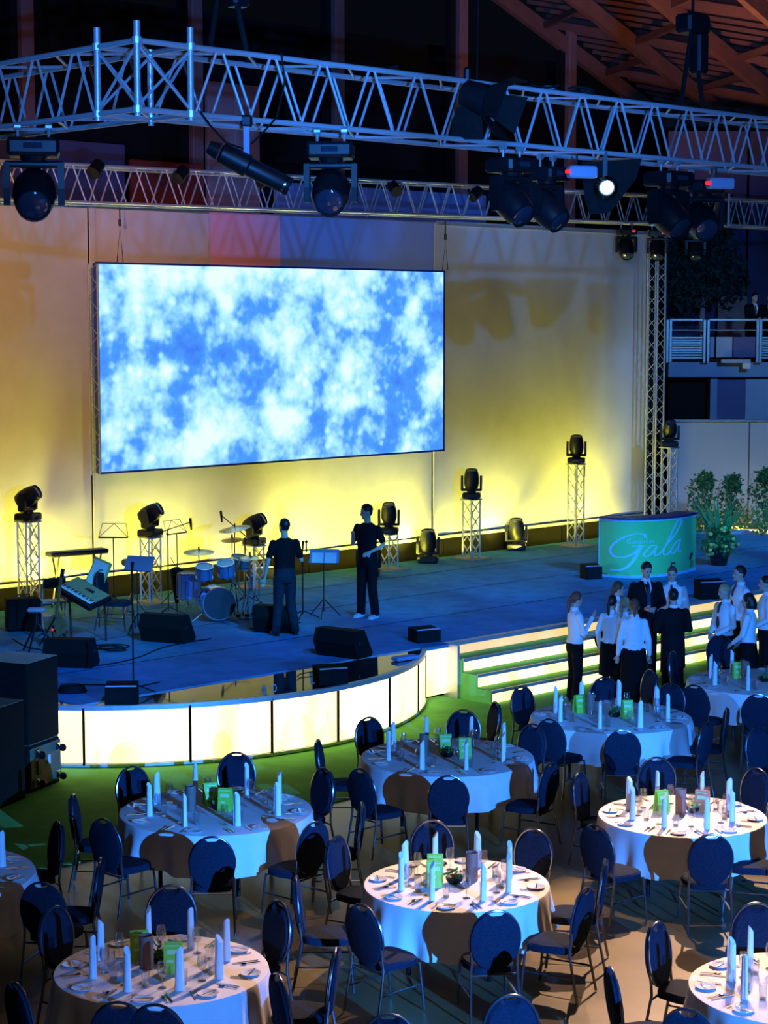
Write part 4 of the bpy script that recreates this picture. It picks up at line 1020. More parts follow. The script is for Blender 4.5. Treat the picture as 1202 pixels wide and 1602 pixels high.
    for v_ in me.vertices: p = on((x0 + v_.co.x) / T_, zz + v_.co.y, .012 + v_.co.z); v_.co = p
    me.materials.clear(); me.materials.append(M_desktxt); link('small_lettering', me, t)
    # emblems
    def patch(pts, col, name):
        m_ = MB(); q = [on((x - 40) / 1075.0, (800 - y) / 660.0 * h_, .010) for x, y in pts]; m_.add(q, [tuple(range(len(q)))]); o = m_.build(name, col, t); md = o.modifiers.new('t', 'SOLIDIFY'); md.thickness = .004; md.offset = 0
    patch([(975, 640), (1000, 590), (1040, 575), (1045, 605), (1015, 650), (985, 665)], M_tie, 'emblem')
    patch([(700, 655), (755, 648), (758, 720), (704, 730)], M_tie, 'emblem'); patch([(716, 675), (745, 670), (747, 705), (719, 710)], M_desk, 'emblem')
    patch([(990, 745)] + [(1025 + 36 * math.cos(a), 700 - 34 * math.sin(a)) for a in [PI - k * PI / 8 for k in range(9)]] + [(1060, 745)], M_leafy, 'emblem')
    patch([(45, 800)] + [(92 + 46 * math.cos(a), 795 - 42 * math.sin(a)) for a in [PI - k * PI / 8 for k in range(9)]] + [(140, 800)], M_vase, 'emblem')
desk()

# plants
fa = thing('flower_arrangement', 'large flower arrangement with tall sword leaves right of the printed desk', 'flowers', deck_at(1125, 884), 0)
MB().lathe([(.16, 0), (.20, .2), (.22, .34), (.18, .34)], 16, caps=True).build('pot', M_black, fa, True)
leaves('foliage', M_leaf, fa, [((0, -.05, .42), (.42, .35, .24)), ((0, 0, .62), (.26, .25, .25))], 320, .11, 5)
for k in range(9):
    a = -1.0 + k * .25 + random.uniform(-.08, .08); L_ = random.uniform(.95, 1.25); b_ = random.uniform(-.3, .3); m_ = MB(); r0, r1 = [], []
    for i in range(6):
        s = i / 5; p = Vector((math.sin(a) * s * .62 * L_, b_ * s * .4, .5 + math.cos(a * .6) * s * L_ * .82)); w_ = .035 * (1 - s ** 2) + .004
        r0.append(p - Vector((w_, 0, 0))); r1.append(p + Vector((w_, 0.01, 0)))
    m_.rings([r0, r1], False, False); m_.build('sword_leaf', M_leaf, fa)
rnd = random.Random(4)
for k in range(26):
    p = Vector((rnd.uniform(-.42, .42), rnd.uniform(-.36, -.1), rnd.uniform(.22, .80))); p.x *= 1.15 - p.z * .8
    MB().ell(p, (.045, .045, .04), None, 8, 5).build('blossom', (M_flower, M_flowery, M_flowery)[k % 3], fa, True)
for i, (u, v, hh, lb) in enumerate(((1103, 838, 1.25, 'bushy plant behind the desk, leftmost at the blue wall'), (1148, 838, 1.20, 'bushy plant in the middle at the blue wall'), (1199, 840, 1.35, 'bushy plant cut by the right edge at the blue wall'))):
    t = thing('bamboo_shrub', lb, 'shrub', deck_at(u, v) + Vector((0, .3, .06)), 0)
    st_ = []
    for k in range(7):
        x, y = random.uniform(-.22, .22), random.uniform(-.15, .15); MB().tube([(x * .4, y * .4, 0), (x, y, hh * .6), (x * 1.6, y * 1.4, hh)], [.012, .009, .004], 5).build('stem', M_leafy, t)
    leaves('foliage', M_leafy, t, [((0, 0, .32), (.42, .3, .34))], 420, .10, 10 + i)
    leaves('foliage', M_leaf, t, [((-.05, 0, hh * .72), (.34, .3, hh * .38)), ((.05, 0, hh * .95), (.2, .2, .22))], 330, .10, 20 + i)

# loudspeaker stack at the left
def cab(p, rotz, w_, d_, h_, label, dolly=None):
    t = thing('loudspeaker', label, 'loudspeaker', p, rotz)
    MB().bbox((0, 0, h_ / 2 + .001), (w_, d_, h_ - .004), .02).build('cabinet', M_speak, t)
    MB().box((0, -d_ / 2 - .006, h_ / 2), (w_ - .07, .012, h_ - .08)).build('grille', M_blackm, t)
    MB().box((0, 0, h_), (w_ - .02, d_ - .02, .006)).build('top_plate', M_top, t)  # paler sheet; the light on the cabinet top is put into its colour
    if dolly:
        z0, z1 = dolly
        bd2 = MB().bbox((w_ / 2 + .012, 0, (z0 + z1) / 2), (.025, d_ - .03, z1 - z0), .008).build('dolly_board', M_dolly, t)
        for y in (-d_ / 2 + .12, d_ / 2 - .12):
            for z in (z0 + .07, z1 - .07):
                o = MB().bbox((w_ / 2 + .035, y, z), (.03, .10, .10), .008).build('caster', M_chrome, t)
                m_ = MB(); m_.lathe([(.045, -.016), (.05, 0), (.045, .016)], 14, (w_ / 2 + .10, y + .03, z - .02), Matrix.Rotation(PI / 2, 3, 'X'), True); m_.build('wheel', M_black, o, True)
        MB().box((w_ / 2 + .03, .06, (z0 + z1) / 2 + .05), (.008, .05, .12)).build('label_plate', M_paper, t); MB().bbox((w_ / 2 + .03, -.16, (z0 + z1) / 2), (.02, .10, .2), .008).build('latch', M_black, t)
    return t
# front right vertical edge about px 45
pe = floor_at(46, 1243)
# side with the dolly board faces right/front: local +x must point to camera-right -> rotate so that +x = (sin, -cos)
rz_ = math.radians(-23)
xr = Vector((math.cos(rz_), math.sin(rz_), 0)); yr = Vector((-math.sin(rz_), math.cos(rz_), 0))
w_, d_ = .80, .70
ctr = pe - xr * (w_ / 2) + yr * (d_ / 2)
cab(ctr, rz_, w_, d_, .60, 'black loudspeaker cabinet with castered board, lowest of the left stack', (.06, .56))
cab(ctr + Vector((0, 0, .602)), rz_, w_, d_, 1.02, 'tall black loudspeaker cabinet on top of the left stack')
c2 = floor_at(12, 1258) - xr * .55 - yr * .0
cab(c2 + xr * .22, rz_, .78, .62, 1.22, 'dark loudspeaker cabinet cut by the left edge, in front of the stack')

# ------------------------------------------------------------------ TABLES
TABLES = {  # name: (a, b, diameter, phrase)
    'front_centre': (12.17, 11.66, 1.66, 'front centre table'),
    'right_middle': (15.57, 11.72, 1.70, 'right middle table'),
    'left_middle': (12.26, 15.20, 1.98, 'left middle table'),
    'bottom_left': (8.87, 11.69, 1.66, 'bottom left table'),
    'centre_back': (15.75, 15.25, 2.00, 'centre back table'),
    'right_back': (18.86, 15.35, 2.04, 'right back table'),
    'far_right': (22.25, 15.42, 2.04, 'far right table'),
    'left_edge': (8.88, 15.25, 1.98, 'left edge table'),
    'bottom_right': (12.10, 7.98, 1.66, 'bottom right table'),
}
TC = {k: W(v[0], v[1]) for k, v in TABLES.items()}
ZT_ = .745
def make_table(key):
    a_, b_, D, ph = TABLES[key]; c = W(a_, b_); r = D / 2
    t = thing('round_table', 'round banquet table with black legs under the cloth, ' + ph, 'table', c, random.uniform(0, 1), 'round banquet tables')
    MB().lathe([(.01, ZT_ - .035), (r - .02, ZT_ - .035), (r - .02, ZT_ - .006), (.01, ZT_ - .006)], 40, caps=True).build('tabletop', M_ply, t)
    for k in range(4):
        a = k * PI / 2 + .4; x, y = math.cos(a) * r * .62, math.sin(a) * r * .62
        MB().tube([(x, y, .0), (x, y, ZT_ - .03)], .022, 8).build('leg', M_black, t)
    for k in range(2):
        a = k * PI / 2 + .4; MB().tube([(math.cos(a) * r * .6, math.sin(a) * r * .6, ZT_ - .06), (-math.cos(a) * r * .6, -math.sin(a) * r * .6, ZT_ - .06)], .016, 6).build('frame_bar', M_black, t)
    rnd = random.Random(hash(ph) % 1000 if False else len(ph) * 7 + int(a_ * 10))
    n = 144; f1 = rnd.choice((9, 10, 11)); f2 = f1 * 2 + rnd.choice((3, 5)); p1, p2, p3 = [rnd.uniform(0, 6) for _ in range(3)]
    rows = []
    drop = .40 if D < 1.8 else .38
    prof = [(r * .5, 0, 0), (r - .01, 0, 0), (r + .004, -.004, 0), (r + .010, -.02, .05)] + [(r + .012 + .05 * s, -.02 - (drop) * s, s) for s in (.12, .25, .4, .6, .8, 1.0)]
    for (rr, z, s) in prof:
        row = []
        for i in range(n):
            th = 2 * PI * i / n
            fo = (math.sin(f1 * th + p1) + .55 * math.sin(f2 * th + p2 + .6 * math.sin(2 * th)) + .5 * math.sin(4 * th + p3))
            q = rr + fo * .045 * s ** 1.1; zz = ZT_ + z + (.02 * math.sin(4 * th + p3) + .008 * math.sin(f1 * th)) * s
            row.append(Vector((q * math.cos(th), q * math.sin(th), zz)))
        rows.append(row)
    m_ = MB(); m_.rings(rows, True, False); m_.f.append(tuple(range(n)))
    cl = m_.build('tablecloth', M_cloth, None, True, c)
    tag(cl, 'white tablecloth hanging in soft folds over the ' + ph, 'tablecloth', 'white tablecloths')
    return t
for k in TABLES: make_table(k)

# ------------------------------------------------------------------ TABLEWARE
def p_napkin():
    t = thing('napkin', 'napkin proto', 'napkin'); n = 14; rows = []
    for z, r in ((0, .034), (.1, .031), (.2, .029), (.29, .027)):
        rows.append([Vector((r * math.cos(2 * PI * i / n), r * .8 * math.sin(2 * PI * i / n), z)) for i in range(n)])
    rows.append([Vector((.026 * math.cos(2 * PI * i / n), .020 * math.sin(2 * PI * i / n), .315 + .032 * math.cos(2 * PI * i / n + .6))) for i in range(n)])
    MB().rings(rows).build('roll', M_nap, t, True)
    MB().add([Vector((.033, -.01, 0)), Vector((.044, -.004, 0)), Vector((.034, -.002, .33)), Vector((.026, -.01, .33)), Vector((.033, -.014, 0)), Vector((.044, -.008, 0)), Vector((.034, -.006, .33)), Vector((.026, -.014, .33))], [(0, 1, 2, 3), (7, 6, 5, 4), (0, 4, 5, 1), (1, 5, 6, 2), (2, 6, 7, 3), (3, 7, 4, 0)]).build('loose_fold', M_nap, t)
    return t
def p_wine():
    t = thing('wine_glass', 'wine proto', 'glass')
    MB().lathe([(.001, .001), (.034, .001), (.033, .004), (.006, .008), (.0045, .02), (.0045, .085)], 14).build('stem', M_glass, t, True)
    MB().lathe([(.006, .085), (.026, .10), (.037, .125), (.040, .15), (.036, .18), (.031, .205)], 16).build('bowl', M_glass, t, True); return t
def p_tumbler():
    t = thing('tumbler', 'tumbler proto', 'glass'); MB().lathe([(.001, .003), (.026, .003), (.028, .01), (.033, .12)], 14).build('cup', M_glass, t, True)
    MB().lathe([(.001, .0), (.027, .0), (.028, .012), (.001, .012)], 14, caps=True).build('thick_base', M_glass, t); return t
def p_plate():
    t = thing('side_plate', 'plate proto', 'plate'); m_ = MB(); m_.lathe([(.001, .003), (.045, .003), (.055, .008), (.082, .016), (.083, .013), (.055, .001), (.001, .0)], 24); m_.build('dish', M_porc, t, True)
    MB().box((.01, 0, .0185), (.155, .010, .004), Matrix.Rotation(.5, 3, 'Z')).build('butter_knife', M_chrome, t); return t
def p_knife():
    t = thing('knife', 'knife proto', 'cutlery'); MB().bbox((0, -.05, .004), (.012, .10, .006), .002).build('handle', M_chrome, t)
    MB().prism([(-.008, 0), (.008, 0), (.009, .09), (0, .12), (-.007, .10)], .003, 'z', .002).build('blade', M_chrome, t); return t
def p_fork():
    t = thing('fork', 'fork proto', 'cutlery'); MB().bbox((0, -.05, .004), (.009, .11, .005), .002).build('handle', M_chrome, t)
    MB().prism([(-.004, 0), (.004, 0), (.012, .03), (-.012, .03)], .003, 'z', .003).build('neck', M_chrome, t)
    for k in range(3): MB().box((-.009 + .009 * k, .055, .005), (.004, .05, .003)).build('tine', M_chrome, t)
    return t
def p_spoon():
    t = thing('spoon', 'spoon proto', 'cutlery'); MB().bbox((0, -.05, .004), (.008, .11, .005), .002).build('handle', M_chrome, t)
    MB().ell((0, .03, .006), (.019, .030, .006), None, 10, 6).build('bowl', M_chrome, t, True); return t
PROTO = {'napkin': p_napkin(), 'wine': p_wine(), 'tumbler': p_tumbler(), 'plate': p_plate(), 'knife': p_knife(), 'fork': p_fork(), 'spoon': p_spoon()}
FIRST = {}
WHAT = {'napkin': ('white rolled napkin standing', 'rolled napkins on the %s'), 'wine': ('clear wine glass', 'wine glasses on the %s'), 'tumbler': ('clear straight tumbler', 'tumblers on the %s'),
        'plate': ('small white side plate', 'side plates on the %s'), 'knife': ('silver knife', 'knives on the %s'), 'fork': ('silver fork', 'forks on the %s'), 'spoon': ('silver dessert spoon', 'spoons on the %s')}
def place(kind, p, rz, where, ph):
    u, v = to_px(p)
    if u < -12 or u > 1214 or v > 1612: return
    lb = WHAT[kind][0] + ' at the ' + where + ' place, ' + ph; gr = WHAT[kind][1] % ph; pr = PROTO[kind]
    if kind not in FIRST:
        FIRST[kind] = 1; pr.location = p; pr.rotation_euler = (0, 0, rz); pr['label'] = lb; pr['group'] = gr; USED.add(lb)
    else: dup(pr, p, rz, lb, gr)
DIRN = ['right', 'far right', 'far', 'far left', 'left', 'near left', 'near', 'near right']
ROT = {'front_centre': 20, 'right_middle': 17, 'left_middle': 24, 'bottom_left': 22, 'centre_back': 20, 'right_back': 26, 'far_right': 22, 'left_edge': 20, 'bottom_right': 30}
for key, (a_, b_, D, ph) in TABLES.items():
    c = TC[key] + Vector((0, 0, ZT_ + .003)); r = D / 2
    for k in range(8):
        th = math.radians(ROT[key] + 45 * k) + random.uniform(-.05, .05); where = DIRN[k]
        e_ = Vector((math.cos(th), math.sin(th), 0)); tn = Vector((-e_.y, e_.x, 0)); rz = th + PI / 2
        at_ = lambda rr, tt: c + e_ * rr + tn * tt
        place('napkin', at_(r - .30 + random.uniform(-.02, .02), random.uniform(-.02, .02)), random.uniform(0, 6), where, ph)
        place('wine', at_(r - .40, -.10), 0, where, ph)
        place('tumbler', at_(r - .42, .07), 0, where, ph)
        place('plate', at_(r - .14, .19), rz + random.uniform(-.4, .4), where, ph)
        place('knife', at_(r - .17, -.10), rz, where, ph)
        place('fork', at_(r - .17, .08), rz + random.uniform(-.1, .1), where, ph)
        place('spoon', at_(r - .17, -.14), rz, where, ph)
# centre pieces: holder, green menu cards, low flower bowl
M_inner = mat('dried_flower', (.35, .33, .08), .8)
def menu(p, rz, label, h_=.235, m=None):
    t = thing('menu_card', label, 'menu card', p, rz, 'green menu cards on the tables')
    q = Matrix.Rotation(.16, 3, 'X')
    MB().box((0, .035, h_ / 2), (.145, .004, h_), Matrix.Rotation(.16, 3, 'X')).build('back_leaf', m or M_menu, t)
    f = MB().box((0, -.035, h_ / 2), (.145, .004, h_), Matrix.Rotation(-.16, 3, 'X')).build('front_leaf', m or M_menu, t)
    for (x, z, w_, hh) in ((0, .70, .09, .035), (-.02, .40, .05, .02), (0, .90, .11, .008)):
        MB().box((x, -.038 - (z - .5) * -.037, h_ * z), (w_, .0035, hh), Matrix.Rotation(-.16, 3, 'X')).build('print', M_menuw, f)
    return t
MEN = {  # table: holder offset px->world dx, dy ; menus [(dx, dy, rz)] ; bowl
    'front_centre': ((.14, .10), [(-.20, -.06, .1), (-.19, .14, .0)], (-.02, .02)),
    'right_middle': ((-.01, .05), [(-.20, .10, .5), (.22, .10, -.5)], (.13, .12)),
    'left_middle': ((-.26, -.02), [(-.08, .22, .35), (.10, -.02, -.2)], (.02, .06)),
    'bottom_left': ((-.12, .02), [(-.20, .22, .2), (.10, -.06, .0)], (-.02, .14)),
    'centre_back': ((-.27, .0), [(-.02, .12, .1), (.20, -.08, .1)], (.0, -.02)),
    'right_back': ((-.25, .15), [(.19, -.10, .1), (-.38, .25, .5)], (.05, .0)),
    'far_right': ((-.20, .1), [(-.28, .25, .1), (.2, -.05, .2)], (.05, .0)),
    'left_edge': ((.0, .1), [(.2, .1, .1)], (.1, -.1)),
    'bottom_right': ((.20, .15), [(.05, .02, .0), (.14, -.08, .2)], (.25, .0)),
}
for key, (ho, ms, bo) in MEN.items():
    ph = TABLES[key][3]; c = TC[key] + Vector((0, 0, ZT_ + .002))
    t = thing('brown_holder', 'brown cylindrical candle holder in the middle of the ' + ph, 'candle holder', c + Vector((ho[0], ho[1], 0)), 0, 'brown holders on the tables')
    MB().lathe([(.001, .0), (.054, .0), (.056, .01), (.056, .262), (.053, .264), (.050, .26), (.050, .02), (.001, .02)], 20).build('tube', M_vase, t, True)
    MB().lathe([(.001, .02), (.045, .02), (.045, .18), (.001, .182)], 14).build('candle', M_paper, t, True)
    for i, (dx, dy, rz) in enumerate(ms):
        side = 'left' if dx < sum(m_[0] for m_ in ms) / len(ms) - .005 or (len(ms) == 2 and i == 0) else 'right'
        side = ('first', 'second')[i] if False else ('nearer', 'farther')[0 if dy == min(m_[1] for m_ in ms) else 1]
        if len(ms) == 2 and ms[0][1] == ms[1][1]: side = ('left-hand', 'right-hand')[i]
        og = key == 'right_middle' and i == 1
        menu(c + Vector((dx, dy, 0)), rz, 'orange folded menu card standing on the right middle table' if og else '%s lime green folded menu card standing on the %s' % (side, ph), .235 if key != 'bottom_right' else .26, M_flower if og else None)
    t = thing('flower_bowl', 'low dark bowl with leaves in the middle of the ' + ph, 'flower bowl', c + Vector((bo[0], bo[1], 0)), 0, 'low flower bowls on the tables')
    MB().lathe([(.001, .0), (.05, .0), (.075, .03), (.08, .06), (.07, .06), (.001, .03)], 18).build('bowl', M_black, t, True)
    leaves('leaves', M_leaf if key != 'right_middle' else M_flowery, t, [((0, 0, .075), (.08, .08, .04))], 60, .05, int(c.x * 10) + 50)

# ------------------------------------------------------------------ CHAIRS
def make_chair():
    t = thing('banquet_chair', 'chair proto', 'chair', (0, 0, 0))
    # seat
    s_ = MB(); n = 28
    def sq(z, k):
        out = []
        for i in range(n):
            a = 2 * PI * i / n; c_, s2 = math.cos(a), math.sin(a)
            x = .215 * math.copysign(abs(c_) ** .55, c_); y = .215 * math.copysign(abs(s2) ** .55, s2)
            if y < 0: x *= .90
            out.append(Vector((x * k, y * k + .015, z)))
        return out
    s_.rings([sq(.405, .93), sq(.41, 1.0), sq(.455, 1.0), sq(.472, .93), sq(.478, .7)]); s_.build('seat', M_fab, t, True)
    # back outline in plane, tilt back
    rk = .13
    def bp(x, z, off=0.0): return Vector((x, -.205 - (z - .46) * rk + off, z))
    b_ = MB(); n = 64; f_, r_ = [], []
    def outl(k, off):
        o = []
        for i in range(n):
            a = PI / 2 + 2 * PI * i / n; x = .205 * k * math.cos(a); z = .705 + .248 * k * math.sin(a)
            if abs(x) < .07 and z > .8: z -= .045 * (1 - (x / .07) ** 4)
            o.append(bp(x, z, off))
        return o
    b_.rings([outl(.94, -.030), outl(1.04, -.022), outl(1.06, -.008), outl(1.0, .004), outl(.96, .020), outl(.88, .036)]); b_.build('backrest', M_fab, t, True)
    ring = [bp(.214 * math.cos(a), .705 + .257 * math.sin(a), .012) for a in [2 * PI * i / 36 for i in range(37)]]
    MB().tube(ring, .0115, 8, False).build('back_frame', M_frame, t, True)
    fk = M_frame
    for s2 in (-1, 1):
        # rear leg: from the oval side down past the seat to the floor
        MB().tube([bp(s2 * .200, .62), bp(s2 * .192, .52), Vector((s2 * .198, -.205, .43)), Vector((s2 * .205, -.235, .25)), Vector((s2 * .213, -.285, .003))], .0125, 8).build('leg', fk, t, True)
        MB().tube([Vector((s2 * .195, .205, .41)), Vector((s2 * .205, .225, .2)), Vector((s2 * .212, .245, .003))], .0125, 8).build('leg', fk, t, True)
        MB().tube([Vector((s2 * .200, -.235, .22)), Vector((s2 * .205, .222, .22))], .009, 6).build('stretcher', fk, t, True)
    MB().tube([Vector((-.20, .20, .398)), Vector((.20, .20, .398))], .010, 6).build('seat_rail', fk, t, True)
    MB().tube([Vector((-.20, -.20, .398)), Vector((.20, -.20, .398))], .010, 6).build('seat_rail', fk, t, True)
    return t
CH0 = make_chair(); ch_used = []
LB0 = 'navy oval-backed banquet chair '
def chair(u, v, target, where, yaw=None, adj=None, zc=.70):
    back = floor_at(u, v, zc)
    if isinstance(target, str): tc = TC[target]
    else: tc = Vector((target[0], target[1], 0))
    d = Vector((tc.x - back.x, tc.y - back.y, 0)); ang = math.atan2(d.y, d.x)
    if yaw is not None: ang = math.radians(yaw)
    elif adj: ang += math.radians(adj)
    f = Vector((math.cos(ang), math.sin(ang), 0)); p = Vector((back.x, back.y, 0)) + f * .235
    lb = LB0 + where; gr = 'banquet chairs around the tables'
    if not ch_used:
        ch_used.append(1); CH0.location = p; CH0.rotation_euler = (0, 0, ang - PI / 2); CH0['label'] = lb; CH0['group'] = gr; USED.add(lb)
    else: dup(CH0, p, ang - PI / 2, lb, gr)
T = 'left_middle'
chair(208, 1237, T, 'at the far left of the left middle table', adj=-4)
chair(370, 1214, T, 'at the far side of the left middle table')
chair(505, 1240, T, 'at the far right of the left middle table', yaw=215)
chair(118, 1283, T, 'standing edge-on at the left of the left middle table', yaw=2)
chair(166, 1322, T, 'at the near left of the left middle table', yaw=50)
chair(332, 1351, T, 'at the near side of the left middle table')
chair(489, 1327, T, 'at the near right of the left middle table', yaw=140)
chair(563, 1296, T, 'standing edge-on at the right of the left middle table', yaw=183)
T = 'centre_back'
chair(578, 1156, T, 'at the far left of the centre back table')
chair(501, 1192, T, 'standing edge-on at the left of the centre back table', yaw=-4)
chair(567, 1240, T, 'at the near left of the centre back table', yaw=42)
chair(702, 1251, T, 'at the near side of the centre back table')
chair(725, 1144, T, 'at the far side of the centre back table')
chair(773, 1130, T, 'standing edge-on at the far right of the centre back table', yaw=195)
chair(833, 1167, T, 'at the right of the centre back table', yaw=225)
chair(858, 1230, T, 'at the near right of the centre back table', yaw=148)
T = 'right_back'
chair(818, 1105, T, 'at the far left of the right back table', yaw=-48)
chair(862, 1158, T, 'at the near left of the right back table', yaw=50)
chair(946, 1090, T, 'at the far side of the right back table, pale rim', yaw=-80)
chair(1016, 1077, T, 'standing edge-on beyond the right back table, yellow-lit', yaw=200)
chair(1050, 1100, T, 'in deep shadow at the far right of the right back table', yaw=235)
chair(974, 1176, T, 'at the near side of the right back table')
chair(1103, 1163, T, 'at the near right of the right back table', yaw=150)
chair(1134, 1140, T, 'seen edge-on right of the right back table', yaw=172)
T = 'far_right'
chair(1054, 1047, T, 'with bright rim at the left of the far right table', yaw=-25)
chair(1088, 1102, T, 'at the near left of the far right table', yaw=50)
chair(1127, 1020, T, 'at the far left of the far right table, before the group')
chair(1187, 1117, T, 'at the near side of the far right table')
T = 'right_middle'
chair(1028, 1222, T, 'with bright rim at the far side of the right middle table')
chair(909, 1247, T, 'with bright rim at the left of the right middle table', yaw=-28)
chair(935, 1332, T, 'at the near left of the right middle table', yaw=40)
chair(1112, 1347, T, 'at the near side of the right middle table')
chair(1188, 1172, T, 'with bright rim behind the right middle table', yaw=-60)
chair(1183, 1240, T, 'at the far right of the right middle table', yaw=215)
chair(1215, 1318, T, 'cut by the right edge, at the right middle table', yaw=160)
T = 'front_centre'
chair(676, 1326, T, 'with bright rim at the far side of the front centre table')
chair(835, 1340, T, 'at the far right of the front centre table', yaw=232)
chair(529, 1352, T, 'at the far left of the front centre table', yaw=-28)
chair(571, 1463, T, 'at the near left of the front centre table', yaw=42)
chair(775, 1472, T, 'at the near side of the front centre table')
chair(911, 1436, T, 'at the near right of the front centre table', yaw=152)
chair(942, 1390, T, 'standing edge-on right of the front centre table', yaw=170)
chair(468, 1418, T, 'standing edge-on at the left of the front centre table', yaw=0)
T = 'bottom_left'
chair(268, 1433, T, 'with bright rim at the far side of the bottom left table')
chair(88, 1468, T, 'at the far left of the bottom left table', yaw=-28)
chair(434, 1459, T, 'at the far right of the bottom left table', yaw=215)
chair(440, 1578, T, 'at the near right of the bottom left table', yaw=20)
chair(521, 1536, T, 'standing edge-on at the right of the bottom left table', yaw=176)
chair(188, 1622, T, 'cut at bottom, left one before the bottom left table')
chair(246, 1626, T, 'cut at bottom, right one before the bottom left table', yaw=80)
chair(32, 1592, T, 'at the near left of the bottom left table', yaw=35)
T = 'left_edge'
chair(68, 1426, T, 'at the near side of the left edge table, half hidden', yaw=75)
chair(88, 1328, T, 'at the far right of the left edge table', yaw=205)
chair(154, 1388, T, 'standing edge-on at the right of the left edge table', yaw=183)
T = 'bottom_right'
chair(1031, 1494, T, 'at the far left of the bottom right table', yaw=-32)
chair(1183, 1462, T, 'with bright rim at the far side of the bottom right table')
chair(961, 1568, T, 'standing edge-on at the left of the bottom right table', yaw=5)
chair(1078, 1634, T, 'cut by the bottom edge, before the bottom right table', yaw=60)
chair(800, 1614, T, 'cut by the bottom edge below the front centre table', yaw=-75)
chair(608, 1646, T, 'barely showing at the bottom edge, left of middle', yaw=-85)
# chair on stage
tcs = deck_at(182, 985); dup(CH0, tcs, math.radians(-105), 'navy oval-backed chair standing on the stage behind the keyboard', 'banquet chairs around the tables')
t = thing('folding_chair', 'pale folding chair standing on the stage behind the guitar', 'chair', deck_at(84, 985), .3)
for s2 in (-.19, .19):
    MB().tube([(s2, .22, .01), (s2, -.12, .50), (s2 * .9, -.2, .88)], .012, 6).build('leg', M_alu2, t); MB().tube([(s2, -.24, .01), (s2, .15, .45)], .012, 6).build('leg', M_alu2, t)
MB().bbox((0, .02, .46), (.38, .36, .03), .01).build('seat', M_panel2, t); MB().bbox((0, -.19, .78), (.36, .02, .16), .01).build('backrest', M_suit, t)

# ------------------------------------------------------------------ PEOPLE
def solid(mb, name, m, parent, voxel=.012, smooth=3):
    me = bpy.data.meshes.new('tmp'); me.from_pydata(mb.v, [], mb.f)
    bm = bmesh.new(); bm.from_mesh(me); bmesh.ops.recalc_face_normals(bm, faces=bm.faces); bm.to_mesh(me); bm.free()
    o = bpy.data.objects.new('tmp', me); C.objects.link(o)
    r = o.modifiers.new('r', 'REMESH'); r.mode = 'VOXEL'; r.voxel_size = voxel; r.use_smooth_shade = True
    if smooth:
        s = o.modifiers.new('s', 'SMOOTH'); s.factor = .5; s.iterations = smooth
    dg = bpy.context.evaluated_depsgraph_get(); dg.update()
    m2 = bpy.data.meshes.new_from_object(o.evaluated_get(dg)); bpy.data.objects.remove(o); bpy.data.meshes.remove(me)
    m2.materials.clear(); m2.materials.append(m); m2.name = name
    m2.polygons.foreach_set('use_smooth', [True] * len(m2.polygons))
    return link(name, m2, parent)
def loft(mb, rings_, n=18):
    """rings_: (centre, rx, ry) in horizontal planes"""
    mb.rings([[Vector(c) + Vector((rx * math.cos(2 * PI * i / n), ry * math.sin(2 * PI * i / n), 0)) for i in range(n)] for c, rx, ry in rings_])
def limb(mb, pts, rs):
    mb.tube(pts, rs, 12)
    for p, r in zip(pts, rs): mb.ell(p, (r, r, r), None, 10, 7)
